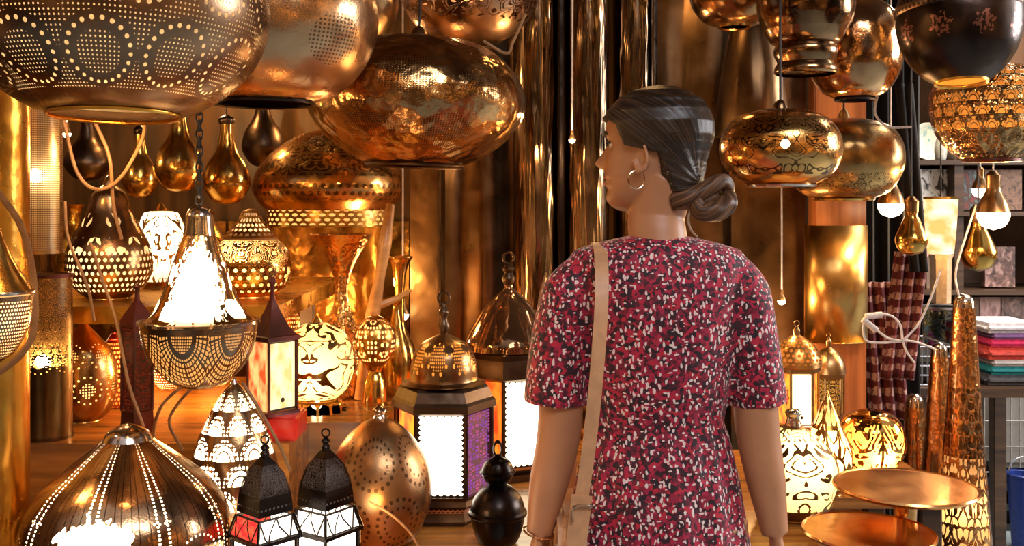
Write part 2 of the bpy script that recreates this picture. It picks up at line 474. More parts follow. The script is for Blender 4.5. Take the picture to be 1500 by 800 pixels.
def sheetmat(name, c, d, rough, st):
    m, nt, out = newmat(name); p = surface(nt, c, d, rough, 1.0, 0.0)
    mp = nt.nodes.new('ShaderNodeMapping'); mp.inputs['Scale'].default_value = st
    nt.links.new(objco(nt), mp.inputs[0]); n = noise(nt, mp.outputs[0], 1.0, 2.5, 0.4)
    b = nt.nodes.new('ShaderNodeBump'); b.inputs['Strength'].default_value = 0.5; b.inputs['Distance'].default_value = 0.02
    nt.links.new(n.outputs['Fac'], b.inputs['Height']); nt.links.new(b.outputs[0], p.inputs['Normal']); nt.links.new(p.outputs[0], out.inputs[0])
    return m
M['sheet'] = sheetmat('crumpled_brass_sheet', (0.36, 0.245, 0.155), (0.14, 0.09, 0.05), 0.14, (26, 20, 3.0))
M['sheet2'] = sheetmat('dull_brass_sheet', (0.30, 0.18, 0.09), (0.15, 0.08, 0.035), 0.3, (9, 9, 2.0))
sheet(652, 752, 3.07, 0.0, 2.5, M['sheet2'], 'dull brass sheet on the back wall right of the square post', 0.012, 2.5)
sheet(961, 1075, 3.07, 0.0, 2.5, M['sheet2'], 'dull brown brass sheet on the back wall behind the head of the woman', 0.014, 1.6, 0.5)
sheet(1072, 1180, 2.98, 0.0, 2.5, M['sheet2'], 'flat brass sheet left of the wooden column, behind her right shoulder', 0.006, 1.3, 0.9)
M['glow_sheet'] = sheetmat('glow_reflector_sheet', (0.62, 0.34, 0.08), (0.24, 0.11, 0.025), 0.22, (9, 9, 9))  # reflector sheets added for the golden glow behind the shelf
sheet(85, 330, 3.07, 0.0, 1.40, M['glow_sheet'], 'added golden reflector sheet on the back wall behind the onion lamp', 0.015, 4.0, 0.3)
sheet(333, 598, 3.07, 0.0, 1.40, M['glow_sheet'], 'added golden reflector sheet on the back wall behind the hourglass stand', 0.015, 4.0, 1.3)
# tall polished tubes
for cx, w, Y, lab in ((786, 33, 2.9, 'tall polished brass tube left of the dark seam behind the woman'),
                      (859, 34, 2.9, 'tall polished brass tube just left of the profile of the woman'),
                      (928, 31, 2.95, 'tall polished brass tube rising behind the head of the woman')):
    L = Lamp('floor_lamp_tube', lab, 'floor lamp', cx, Y, z=0.80, group='tall brass tubes')
    k = F / Y; yb = L.yb; yt = py_of(2.3, Y)
    L.part('tube', [(w, yb), (w * 0.96, (yb + yt) / 2), (w * 0.98, yt)], M['sheet'], sm=8, capb=True, capt=True)
    L.part('top_ring', [(w * 1.0, yt - 1), (w * 1.06, yt - 8), (w * 1.0, yt - 14)], M['old_brass'], 3)
    L.part('foot_ring', [(w * 1.0, yb), (w * 1.06, yb - 8), (w * 1.0, yb - 16)], M['old_brass'], 3)
sm = bmesh.new(); add_box(sm, wx(820, 2.86), wx(825, 2.86), 2.86, 2.88, 0.8, 2.56); structure('trim_1', sm, M['black'])
sm = bmesh.new(); add_box(sm, wx(960, 2.9), wx(963, 2.9), 2.9, 2.92, 0.8, 2.56); structure('trim_2', sm, M['black'])

# ------------------------------------------------ tables, steps, shelf
def prism(name, poly, z0, z1, mat, label, cat, legs=()):
    c = Vector((sum(p[0] for p in poly) / len(poly), sum(p[1] for p in poly) / len(poly), 0.0))
    root = empty(name, (c.x, c.y, z0 if not legs else 0.0), label, cat); b = root.location
    bm = bmesh.new()
    lo = [bm.verts.new((x - b.x, y - b.y, z0 - b.z)) for x, y in poly]; hi = [bm.verts.new((x - b.x, y - b.y, z1 - b.z)) for x, y in poly]
    bm.faces.new(lo[::-1]); bm.faces.new(hi)
    for i in range(len(poly)):
        k = (i + 1) % len(poly); bm.faces.new((lo[i], lo[k], hi[k], hi[i]))
    link_mesh('tabletop' if cat == 'table' else 'board', bm, mat, root, False)
    for x, y in legs:
        bm = bmesh.new(); add_box(bm, x - b.x - .025, x - b.x + .025, y - b.y - .025, y - b.y + .025, 0, z0 - b.z)
        bmesh.ops.bevel(bm, geom=bm.edges, offset=0.004, segments=1, affect='EDGES')
        link_mesh('leg', bm, M['wood_d'], root, False)
    return root
ZT = 0.80
prism('display_table', [(-1.36, 1.30), (-0.07, 1.30), (-0.07, 1.905), (0.045, 1.905), (0.045, 2.02), (0.36, 2.02), (0.36, 3.02), (-1.36, 3.02)], ZT - 0.04, ZT, M['wood'],
      'worn wooden display table covered with lamps and lanterns', 'table', ((-1.3, 1.36), (-0.12, 1.36), (-1.3, 2.95), (0.3, 2.95), (0.3, 2.06)))
ZS = 1.0
st = prism('display_riser', [(-1.34, 1.93), (-0.42, 1.93), (-0.42, 2.115), (-0.262, 2.115), (-0.262, 2.3), (-0.238, 2.3), (-0.238, 2.68), (-1.34, 2.68)], ZT + 0.0005, ZS, M['wood'],
      'golden brown wooden riser step standing on the display table', 'shelf')
ZH = 1.245
sh = prism('shelf', [(-1.36, 2.06), (-0.475, 2.06), (-0.475, 2.9), (-1.36, 2.9)], ZH - 0.035, ZH, M['brass_warm'],
      'golden wooden shelf under the onion lamp and domed lamp', 'shelf')
for x, y in ((-1.3, 2.2), (-0.50, 2.5), (-1.3, 2.85)):
    bm = bmesh.new(); b = sh.location; add_box(bm, x - .015 - b.x, x + .015 - b.x, y - .015 - b.y, y + .015 - b.y, ZS - b.z, 0)
    link_mesh('support', bm, M['wood_d'], sh, False)
prism('side_table', [(0.47, 1.95), (0.67, 2.03), (0.67, 2.34), (1.02, 2.34), (1.02, 2.8), (0.47, 2.8)], ZT - 0.045, ZT - 0.02, M['wood'],
      'low wooden side table under the lit lamps right of the woman', 'table', ((0.51, 2.02), (0.62, 2.08), (0.51, 2.75), (0.97, 2.75), (0.97, 2.39)))
ZR = ZT - 0.019
# square post, left post
bm = bmesh.new(); add_box(bm, -.039, .039, -.039, .039, 0, 2.56 - ZT); bmesh.ops.bevel(bm, geom=bm.edges, offset=0.004, segments=2, affect='EDGES')
o = link_mesh('post', bm, M['old_brass'], None, False); o.location = (-0.236, 2.8, ZT)
tag(o, 'square brass clad post rising behind the hexagonal lantern', 'post')
bm = bmesh.new(); rg = add_lathe(bm, [(0.055, 0), (0.055, 1.756)], 40); cap(bm, rg[0]); cap(bm, rg[1])
o = link_mesh('post', bm, M['brass_warm']); o.location = (wx(-12, 1.62), 1.62, ZT)
tag(o, 'round polished golden post at the left edge of the stall', 'post')
light(None, (-1.1, 1.45, 1.75), 6)

# ================================================================== UPPER LAMPS, LEFT
# 1 huge lamp
L = Lamp('hanging_lamp', 'huge dark brass lamp with dotted circles in the top left corner', 'hanging lamp', 168, 1.28, 170)
pr = [(92, 168), (120, 158), (160, 132), (198, 92), (217, 45), (220, 0), (205, -50), (160, -100), (95, -140), (40, -160)]
L.part('shell', pr, metal('ringed_brass', (0.40, 0.24, 0.13), (0.15, 0.085, 0.05), 0.27,
       holes=p_rings(12, 3, K=22, S=18, v0=0.10, v1=0.86, rd=0.027, r1=0.28, r2=0.485, st_r=0.21, stag=True), bump=0.2, bscale=8), 6, 96)
L.lining([(118, 150), (160, 120), (198, 82), (217, 45), (220, 0), (205, -50), (160, -100), (95, -135)], M['liner_w'], 0.95)
L.part('rim', [(90, 170), (94, 172), (95, 168), (91, 166)], M['brass_warm'], 2)
L.part('neck', [(40, -158), (30, -185), (14, -200), (3, -205)], M['old_brass']); L.light(0, 20, 0.6); L.light(20, 148, 0.7, 0, (1, .5, .15)); L.bulb(0, 0, 16)
L.chain(-204, links=True); L.root.rotation_euler = (-0.04, 0, 0)
# 2 second
L = Lamp('hanging_lamp', 'silvery brown pierced lamp hanging right behind the huge ringed lamp', 'hanging lamp', 385, 1.85, 152)
pr = [(72, 150), (110, 135), (145, 100), (165, 55), (167, 10), (150, -35), (110, -70), (55, -92), (20, -100)]
L.part('shell', pr, metal('soft_bronze', (0.80, 0.50, 0.26), (0.42, 0.22, 0.10), 0.26, etch=p_rings(7, 2, K=16, S=22, v0=0.15, v1=0.8, rd=0.0, r1=0.3, r2=2.0), ebump=0.6, bump=0.45, bscale=9), 6)
L.part('rim', [(70, 152), (74, 154), (75, 150), (71, 148)], M['black'], 2); L.part('neck', [(20, -98), (12, -120), (3, -130)], M['old_brass']); L.chain(-129)
# 3
L = Lamp('hanging_lamp', 'wide oval brass lamp with mottled golden belly, left of centre', 'hanging lamp', 607, 2.25, 243)
pr = [(70, 241), (95, 230), (130, 205), (153, 175), (160, 148), (152, 118), (128, 88), (92, 66), (45, 57), (16, 55)]
L.part('shell', pr, metal('mottled_brass', (0.72, 0.42, 0.17), (0.30, 0.16, 0.07), 0.2, etch=p_rings(8, 3, K=20, S=30, v0=0.1, v1=0.9, rd=0.0, r1=0.36, r2=2.0), ebump=0.4, bump=0.8, bscale=15), 6)
L.part('rim', [(68, 242), (71, 245), (73, 242), (70, 239)], M['bronze'], 2)
L.part('neck', [(16, 56), (10, 44), (3, 38)], M['old_brass']); L.chain(39); L.root.rotation_euler = (0, math.radians(2), 0)
# 4
L = Lamp('hanging_lamp', 'bowl lamp with lacy arabesque cut-outs at the top edge, left of the brass tubes', 'hanging lamp', 688, 2.55, 68)
pr = [(12, 67), (45, 60), (78, 38), (100, 5), (104, -25), (90, -60), (50, -85), (16, -95)]
L.part('shell', pr, metal('lacy_bronze', (0.62, 0.38, 0.22), (0.3, 0.15, 0.08), 0.28, holes=p_curl(7, 7, 0.28, 0.8, 0.45, 2.0), bump=0.25), 6)
L.part('base_cap', [(1, 69), (13, 68), (13, 65)], M['old_brass'], 0); L.part('neck', [(16, -94), (8, -110), (3, -118)], M['old_brass']); L.chain(-117); L.light(0, -10, 0.4)
# 4b
L = Lamp('hanging_lamp', 'plain amber brown lamp half hidden between the two lamps at the top', 'hanging lamp', 505, 2.5, 90)
L.part('shell', [(14, 88), (45, 75), (72, 35), (78, -10), (60, -55), (14, -80)], M['old_brass']); L.part('base_cap', [(1, 92), (15, 90), (15, 86)], M['brass'], 0); L.chain(-79)
# 5 mushroom
L = Lamp('hanging_lamp', 'mushroom shaped engraved brass lamp with a pierced collar', 'hanging lamp', 482, 2.75, 332)
pr = [(92, 306), (104, 292), (110, 275), (104, 252), (86, 228), (60, 208), (34, 196), (14, 190)]
L.part('shell', pr, metal('engraved_brass', (0.85, 0.48, 0.16), (0.45, 0.22, 0.07), 0.22, etch=p_both(p_curl(8, 6, 0.3, 0.85, 0.4, 1.0), p_stipple(60, 16, 0.3, 0.1, 0.26)), holes=p_rings(8, 1.0, K=10, S=18, v0=0.06, v1=0.26, rd=0.03, r1=0.0, r2=2), ebump=0.8), 6)
L.part('collar', [(90, 331), (90, 328), (89, 308), (92, 305)], metal('collar_brass', BR, BRD, 0.25, holes=p_stipple(42, 4, 0.33, 0.1, 0.95)), 0)
L.part('collar_liner', [(86, 329), (86, 308)], M['liner'], 0); L.light(0, 318, 0.9); L.light(-45, 280, 0.3)
L.part('neck', [(14, 191), (9, 178), (3, 170)], M['brass']); L.chain(171)
# pear shaped pendants in the background
for cx, yb, w, h, Y, lab in ((205, 290, 26, 95, 2.55, 'small brass pear pendant nearest the perforated cylinder lamp'),
                       (262, 282, 34, 125, 2.45, 'tall brass pear pendant behind the lamp chain'),
                       (332, 300, 34, 120, 2.6, 'brass pear pendant just right of the lamp chain'),
                       (128, 265, 32, 90, 2.75, 'dim dark pear pendant behind the hanging tan cords'),
                       (385, 245, 30, 110, 2.95, 'shadowed pear pendant above the mushroom lamp')):
    L = Lamp('pendant_ornament', lab, 'pendant', cx, Y, yb, group='brass pear pendants')
    L.part('body', [(1, yb), (w * .55, yb - h * .04), (w * .95, yb - h * .2), (w, yb - h * .32), (w * .8, yb - h * .5), (w * .45, yb - h * .66), (w * .3, yb - h * .85), (w * .28, yb - h)], M['brass' if cx < 350 and cx > 150 else 'bronze'], 5, 40)  # dim and shadowed pears take a darker metal, shade put into the colour
    L.part('cap', [(w * .3, yb - h + 2), (w * .34, yb - h - 6), (2, yb - h - 12)], M['bronze'], 3, 24); L.chain(yb - h - 11, r=0.002)

# perforated flat cylinders
fine = metal('stippled_bronze', (0.42, 0.28, 0.16), (0.2, 0.12, 0.06), 0.3, holes=p_stipple(90, 70, 0.3, 0.0, 1.0, False), bump=0.15)
L = Lamp('hanging_lamp', 'grey brown cylinder lamp pricked with fine dots under the huge lamp', 'hanging lamp', 55, 1.9, 370)
L.part('shell', [(34, 369), (34, 150)], fine, 0); L.part('added_liner', [(30, 365), (30, 155)], M['liner'], 0)
L.part('rim', [(33, 371), (36, 371), (36, 366), (33, 366)], M['old_brass'], 0, sharp=30)
L.part('top_cap', [(34, 151), (30, 145), (3, 140)], M['old_brass'], 3); L.bulb(8, 258, 12, -0.028); L.light(8, 258, 0.45, -0.018); L.chain(141)
L = Lamp('table_lamp', 'dark engraved cylinder lamp standing at the left end of the riser', 'table lamp', 71, 1.98, z=ZS)
yb = L.yb
L.part('shell', [(33, yb), (33, 402)], metal('engraved_cylinder', (0.30, 0.20, 0.10), (0.12, 0.075, 0.04), 0.32, holes=p_both(p_curl(9, 12, 0.45, 0.98, 0.25, 4.0, 12), p_rings(5, 2, K=12, S=14, v0=0.4, v1=0.6, rd=0.03, r1=.1, r2=2)), bump=0.2), 0)
L.part('added_liner', [(30, yb - 4), (30, 406)], M['liner_o'], 0); L.part('top_rim', [(31, 401), (34, 401), (34, 406)], M['red_metal'], 0)
L.bulb(4, 525, 12, -0.03); L.light(4, 525, 0.25, -0.02)
L.part('foot', [(1, yb), (34, yb), (34, yb - 5)], M['bronze'], 0)

# small lamp at left edge
L = Lamp('hanging_lamp', 'small dotted bowl lamp cut off by the left edge', 'hanging lamp', -14, 1.4, 532)
L.part('bowl', [(14, 531), (34, 515), (52, 480), (58, 432)], metal('dotted_bowl', (0.42, 0.28, 0.18), (0.2, 0.12, 0.07), 0.25, holes=p_stipple(80, 20, 0.3, 0.12, 0.93)), 4)
L.lining([(14, 528), (34, 512), (52, 478), (57, 434)], M['liner_w'], 0.94); L.part('rim', [(60, 430), (61, 427), (60, 425)], M['silver'], 0)
L.part('cone', [(60, 427), (45, 405), (28, 375), (12, 330), (7, 290)], M['brass']); L.part('base_cap', [(1, 533), (15, 531)], M['brass'], 0); L.light(5, 450, 0.35); L.chain(292, links=True)

# hanging bright cone over bowl (front)
L = Lamp('hanging_lamp', 'lantern hanging on a chain, glowing white cone over a fan patterned bowl', 'hanging lamp', 292, 1.55, 568)
L.part('bowl', [(20, 567), (45, 556), (68, 530), (80, 500), (83, 474)], metal('fan_bowl', (0.45, 0.29, 0.17), (0.2, 0.12, 0.07), 0.25, holes=p_fans(7, 0.06, 0.93)), 4)
L.lining([(20, 563), (45, 553), (68, 528), (80, 500), (82, 478)], M['liner'], 0.94)
L.part('rim', [(82, 475), (87, 473), (87, 469), (80, 468)], M['silver'], 0)
cone = [(80, 469), (66, 455), (52, 430), (42, 400), (32, 370), (23, 345)]
L.part('cone', cone, metal('cut_cone', (0.72, 0.42, 0.18), (0.4, 0.2, 0.08), 0.2, holes=p_both(p_glow_patch(0.53, 0.42, 0.115, 0.50, 90, 50), p_leaf(4.0, 3.0, 0.05, 0.7, 0.2, 0.6, 3.3))), 5)  # open patch follows the shape of the white blown-out glow
L.lining(cone, M['liner_w'], 0.95)
L.part('neck', [(23, 346), (20, 325), (19, 315), (14, 306), (5, 300)], M['silver'], 5); L.part('base_cap', [(1, 569), (21, 567)], M['brass'], 0)
L.part('light_stop', [(80, 470), (1, 470)], M['brass'], 0); L.light(8, 420, 5.0, -0.012, (1, 0.78, 0.45)); L.light(0, 500, 0.16); L.chain(301, links=True)  # unseen disc added to keep the cone light out of the bowl

# ================================================================== MIDDLE LEFT: on shelf and riser
L = Lamp('table_lamp', 'onion shaped pierced brass lamp on the golden shelf behind hanging cords', 'table lamp', 160, 2.25, z=ZH)
yb = L.yb
pr = [(28, yb), (45, yb - 12), (58, 405), (61, 385), (56, 358), (42, 330), (30, 305), (24, 285), (10, 272)]
L.part('shell', pr, metal('onion_brass', (0.55, 0.32, 0.14), (0.22, 0.11, 0.05), 0.25, holes=p_both(p_leaf(6, 5, 0.25, 0.75, 0.26, 0.2, 1.1), p_stipple(44, 20, 0.3, 0.1, 0.45))), 6)
L.lining([(28, yb - 4)] + pr[1:], M['liner_w'], 0.93); L.light(-6, 385, 0.5, -0.02); L.part('finial', [(10, 273), (6, 262), (1, 256)], M['copper'], 3, 24); L.part('foot', [(1, yb), (30, yb), (28, yb - 5)], M['brass'], 0)
L = Lamp('table_lamp', 'pale glowing angular lamp with leaf shaped cut-outs behind the bright cone', 'table lamp', 236, 2.55, z=ZH)
yb = L.yb
pr = [(22, yb), (32, yb - 10), (44, 368), (42, 345), (26, 312), (10, 308)]
L.part('shell', pr, metal('leafy_brass', BR, BRD, 0.25, holes=p_flow(4, 2.4, 0.1, 0.95, 0.8, 7.7, 5.0)), 0, 8, PI / 8, sharp=10)
L.part('added_liner', [(a * .92, b) for a, b in pr], M['liner_w'], 0, 8, PI / 8); L.light(2, 350, 1.3, -0.03, (1, .8, .45)); L.part('foot', [(1, yb), (24, yb), (22, yb - 4)], M['brass'], 0); L.part('finial', [(10, 309), (4, 300), (1, 296)], M['brass'], 3, 20)
L = Lamp('table_lamp', 'amber domed brass lamp with a flared lacy crown on the golden shelf', 'table lamp', 367, 2.3, z=ZH)
yb = L.yb
pr = [(36, yb), (52, yb - 14), (59, 395), (56, 372), (44, 355), (28, 346)]
L.part('shell', pr, metal('amber_dome', (0.95, 0.52, 0.14), (0.6, 0.28, 0.06), 0.2, holes=p_both(p_curl(7, 4, 0.55, 0.9, 0.22, 6.0), p_stipple(30, 10, 0.25, 0.1, 0.5)), etch=p_curl(9, 6, 0.1, 0.9, 0.5, 3.0)), 6)
L.lining([(a, b - 2) for a, b in pr], M['liner'], 0.93)
L.part('crown', [(40, 347), (32, 338), (20, 325), (12, 310), (3, 306)], metal('crown', BR, BRD, 0.3, holes=p_stipple(26, 6, 0.34, 0.05, 0.95)), 4); L.part('crown_liner', [(34, 345), (17, 327), (8, 312)], M['liner_w'], 3)
L.light(-10, 374, 0.9, -0.04); L.part('foot', [(1, yb), (38, yb), (36, yb - 5)], M['brass'], 0)
L = Lamp('candle_stand', 'hourglass shaped brass stand with a funnel top between the lamps', 'candle stand', 500, 2.42, z=ZS)
yb = L.yb
L.part('body', [(1, yb), (36, yb), (40, yb - 20), (34, 505), (22, 478), (14, 455), (9, 430), (12, 405), (22, 380), (36, 358), (44, 346), (46, 343), (42, 344), (34, 360)], metal('hammered_brass', (0.95, 0.54, 0.16), (0.6, 0.28, 0.07), 0.25, etch=p_scales(12, 5, 0.1, 0.9), bump=0.5, bscale=40), 5)
# gnarled branch
bm = bmesh.new(); b0 = W(527, 0, 2.36); b0.z = ZS
add_tube(bm, [Vector((0, 0, 0.002)), W(538, 500, 2.36) - b0, W(552, 430, 2.36) - b0, W(562, 370, 2.37) - b0, W(572, 300, 2.4) - b0], [0.013, 0.012, 0.017, 0.012, 0.016, 0.010], 10)
add_tube(bm, [W(548, 450, 2.36) - b0, W(575, 440, 2.37) - b0, W(602, 425, 2.4) - b0], [0.010, 0.008, 0.004], 8)
o = link_mesh('branch', bm, wood('golden_branch', (0.45, 0.18, 0.04), (0.85, 0.42, 0.12), 0.35)); o.location = b0
tag(o, 'crooked golden brown branch standing beside the hourglass stand', 'branch')
# teardrop lamp left on riser
L = Lamp('table_lamp', 'teardrop brass lamp with engraved diamonds beside the dark cylinder lamp', 'table lamp', 122, 2.14, z=ZS)
yb = L.yb
pr = [(24, yb), (38, yb - 14), (46, 575), (47, 545), (40, 515), (26, 498), (12, 482), (6, 474)]
L.part('shell', pr, metal('diamond_brass', (0.62, 0.38, 0.14), (0.28, 0.15, 0.05), 0.26, holes=p_both(p_rings(6, 2, K=14, S=12, v0=0.2, v1=0.8, rd=0.03, r1=0.22, r2=2)), bump=0.3), 6)
L.lining(pr, M['liner'], 0.92); L.light(0, 560, 0.35, -0.02); L.part('foot', [(1, yb), (26, yb), (24, yb - 5)], M['brass'], 0)
# white glowing globe
L = Lamp('table_lamp', 'creamy white glowing globe lamp with curling leaf cut-outs beside the slim red lantern', 'table lamp', 464, 2.24, z=ZS)
yb = L.yb
pr = [(30, 583), (44, 572), (54, 552), (57, 530), (52, 505), (38, 486), (20, 475), (8, 472)]
L.part('shell', pr, metal('white_leaf', (0.35, 0.19, 0.06), (0.18, 0.09, 0.03), 0.35, holes=p_flow(2, 3.0, 0.02, 0.96, 0.68, 5.5, 6.0)), 6)
L.lining(pr, liner('cream_glow_liner', (1.0, 0.80, 0.33)), 0.95); L.light(0, 538, 0.8, -0.03, (1, .85, .5)); L.part('finial', [(8, 473), (4, 466), (1, 462)], M['brass'], 3, 20)
L.part('base', [(1, yb), (44, yb), (42, yb - 12), (30, 584), (1, 583)], metal('base_cut', BR, BRD, 0.25, holes=p_stipple(14, 3, 0.4, 0.35, 0.75)), 0); L.bulb(0, 592, 8, mat='bulb_s')
# small disc lamp and vase
L = Lamp('table_lamp', 'small round pierced brass lamp left of the square post', 'table lamp', 549, 2.3, z=ZS)
yb = L.yb
L.part('shell', [(14, 535), (26, 520), (31, 500), (27, 480), (14, 467), (5, 462)], metal('rosette_brass', (0.6, 0.30, 0.12), BRD, 0.3, holes=p_rings(5, 1.4, K=9, S=7, v0=0.1, v1=0.9, rd=0.06, r1=0.25, r2=0.47)), 5)
L.part('base', [(1, yb), (18, yb), (15, 560), (10, 545), (14, 535)], M['brass'], 4); L.part('added_liner', [(13, 533), (25, 518), (29, 500), (25, 482), (12, 469)], M['liner'], 4); L.light(0, 500, 0.3)
L = Lamp('vase', 'slender golden teardrop vase leaning against the square post', 'vase', 580, 2.42, z=ZS)
yb = L.yb
L.part('body', [(1, yb), (16, yb), (23, yb - 20), (22, 520), (13, 490), (7, 465), (5, 450), (8, 442)], M['brass'], 6, 40)
# slim lanterns & generic lantern builder
def ngon(bm, prof, n, rot): return add_lathe(bm, prof, n, rot)
def lantern(name, label, cx, Y, n, R, yt, ybm, z, panes, roof, finial, rot=None, group=None, body_mat='bronze', roof_holes=None, base=None, rim=None, topglass=None, foot=None, R2=None, roof_n=None, rim_mat=None, lining=None):
    """n sides; R photo-unit radius; body from yt to ybm; roof/base/rim profiles as (r, y)"""
    L = Lamp(name, label, 'lantern', cx, Y, z=z, group=group); k = L.k; yb = L.yb
    rot = -PI / n if rot is None else rot
    R2 = R2 or R
    def P(i, r, y):
        t = -PI / 2 + rot + 2 * PI * i / n
        return Vector((r * k * math.cos(t), r * k * math.sin(t), (yb - y) * k))
    def quad(nm, a, b, c, d, mat, th=0.002):
        bm = bmesh.new(); uv = bm.loops.layers.uv.verify(); nrm = (b - a).cross(d - a).normalized() * th
        f = [bm.verts.new(q) for q in (a, b, c, d)]; g = [bm.verts.new(q - nrm) for q in (a, b, c, d)]
        fc = bm.faces.new(f)
        for lp, q in zip(fc.loops, ((0, 0), (1, 0), (1, 1), (0, 1))): lp[uv].uv = q
        fb = bm.faces.new(g[::-1])
        for lp, q in zip(fb.loops, ((0, 1), (1, 1), (1, 0), (0, 0))): lp[uv].uv = q
        for i in range(4):
            j = (i + 1) % 4; bm.faces.new((f[j], f[i], g[i], g[j]))
        o = link_mesh(nm, bm, mat, L.root, False); return o
    for i in range(n):
        j = i + 1
        quad('glass_pane', P(i, R2 * .955, ybm), P(j, R2 * .955, ybm), P(j, R * .955, yt), P(i, R * .955, yt), panes[i % len(panes)])
        bm = bmesh.new(); add_tube(bm, [P(i, R2, ybm + 1), P(i, R, yt - 1)], max(R * k * 0.05, 0.0025), 6, 2); link_mesh('corner_post', bm, M[body_mat], L.root)
    if topglass:
        (ra, ya), (rb, yb2), mts = topglass
        for i in range(n):
            quad('slanted_pane', P(i, ra * .96, ya), P(i + 1, ra * .96, ya), P(i + 1, rb * .96, yb2), P(i, rb * .96, yb2), mts[i % len(mts)])
            bm = bmesh.new(); add_tube(bm, [P(i, ra, ya), P(i, rb, yb2)], R * k * 0.035, 6, 2); link_mesh('corner_post', bm, M[body_mat], L.root)
    base = base or [(1, yb), (R2 * 1.12, yb), (R2 * 1.12, yb - 5), (R2 * 1.02, ybm + 1), (1, ybm)]
    L.part('base', base, M[body_mat], 0, n, rot - PI + 0, sharp=20)
    rp = rim or [(R * .98, yt + 2), (R * 1.1, yt), (R * 1.1, yt - 6), (R * .95, yt - 8)]
    L.part('rim', rp, rim_mat or M[body_mat], 0, n, rot - PI, sharp=20)
    rn = roof_n or n
    rm = M[body_mat] if roof_holes is None else roof_holes
    L.part('roof', roof, rm, 0 if rn < 20 else 4, rn, rot - PI, sharp=20)
    if roof_holes is not None and lining: L.part('roof_lining', [(a * .9, b) for a, b in roof], lining, 0, rn, rot - PI)  # lining added so the roof piercing looks lit
    L.part('finial', finial, M[body_mat], 3, 24)
    ftop = min(b for a, b in finial)
    bm = bmesh.new(); rr = R * k * 0.12; add_torus(bm, rr, rr * 0.22, Matrix.Translation((0, 0, (yb - ftop) * k + rr)) @ Matrix.Rotation(PI / 2, 4, 'X'), 20, 6)
    link_mesh('hanging_ring', bm, M[body_mat], L.root)
    return L
white = pane('white_glass', (1.0, 0.88, 0.68), 4.5, 'scallop')
white_e = pane('white_glass_edged', (1.0, 0.90, 0.72), 4.0, 'edge')
white_z = pane('white_glass_zigzag', (1.0, 0.92, 0.75), 2.6, 'zig')
red_z = pane('red_glass_zigzag', (0.9, 0.03, 0.03), 1.2, 'zig', c2=(1.0, 0.12, 0.05))
purple = pane('purple_glass', (0.30, 0.07, 0.42), 0.9, 'lace', c2=(0.55, 0.10, 0.22), frame_dark=(0.25, 0.12, 0.14))
amber = pane('amber_glass', (1.0, 0.38, 0.03), 1.6, 'star', c2=(0.95, 0.12, 0.04), frame_dark=(0.35, 0.1, 0.02))
orange = pane('orange_glass', (1.0, 0.25, 0.02), 1.2, None, c2=(0.8, 0.06, 0.01))
lace_hole = metal('pierced_roof', (0.30, 0.18, 0.10), (0.12, 0.07, 0.04), 0.3, holes=p_stipple(48, 12, 0.34, 0.08, 0.95))
black_hole = metal('pierced_black', (0.06, 0.045, 0.04), (0.02, 0.015, 0.013), 0.3, holes=p_both(p_flow(8, 8, 0.30, 0.82, 0.25, 5.0, 12.0), p_stipple(32, 14, 0.25, 0.06, 0.16, False)))
red_hole = metal('pierced_red', (0.25, 0.05, 0.03), (0.08, 0.02, 0.01), 0.4, metallic=0.5, holes=p_stipple(20, 12, 0.3))
# slim red minaret lantern
lantern('lantern', 'slim dark red minaret lantern under the golden shelf edge', 201, 1.97, 4, 22, 478, 600, ZS, [pane('deep_red_glass', (0.35, 0.03, 0.01), 0.35, 'lace')],
        [(26, 472), (20, 462), (10, 448), (4, 440)], [(4, 442), (3, 425), (6, 420), (2, 416)], rot=0.15, body_mat='red_metal')
# box + slim lantern with white pane
o = box_obj('lacquer_box', wx(408, 1.99) - .06, wx(408, 1.99) + .045, 1.945, 2.045, ZS, ZS + 0.046, metal('red_lacquer', (0.75, 0.03, 0.02), (0.5, 0.01, 0.01), 0.15, metallic=0.0, bump=0.05), None, 0.004)
tag(o, 'glossy red lacquer box under the slim white paned lantern', 'box')
L = lantern('lantern', 'slim leaning lantern with a white pane and a red pane standing on the red box', 399, 1.99, 4, 36, 497, 598, ZS + 0.046,
        [pane('white_pale', (1.0, 0.78, 0.42), 1.5, 'edge', c2=(0.75, 0.5, 0.18)), amber, amber, pane('amber_pale', (1.0, 0.62, 0.2), 1.1, None, c2=(0.9, 0.10, 0.02))],
        [(38, 492), (24, 478), (10, 452), (4, 438)], [(4, 440), (3, 420), (6, 412), (2, 406)], rot=PI / 4 - 0.70, body_mat='red_metal')
bpy.context.view_layer.update()
# hexagonal lantern
yb = py_of(ZT, 2.15)
L = lantern('lantern', 'large hexagonal lantern with white, amber and purple panes', 650, 2.15, 6, 70, 596, 712, ZT, [white, purple, purple, orange, amber, amber],
        [(62, 560), (50, 555), (49, 538), (43, 516), (30, 501), (13, 492), (5, 488)], [(5, 489), (9, 478), (5, 466), (8, 458), (4, 450), (2, 445)], rot=-PI / 6,
        body_mat='bronze', lining=M['liner_o'], roof_holes=metal('arched_roof', (0.45, 0.28, 0.13), (0.2, 0.11, 0.05), 0.3, holes=p_rings(8, 1.0, K=9, S=12, v0=0.2, v1=0.8, rd=0.05, r1=0.33, r2=2)),
        base=[(1, yb), (66, yb), (68, yb - 6), (64, yb - 16), (64, yb - 22), (72, yb - 28), (70, 718), (74, 712), (1, 711)],
        rim=[(70, 598), (77, 594), (76, 584), (72, 580), (66, 566), (58, 558), (1, 558)], roof_n=36)
dots = metal('red_white_band', (0.65, 0.35, 0.25), (0.3, 0.08, 0.05), 0.3, holes=p_stipple(60, 2, 0.33))
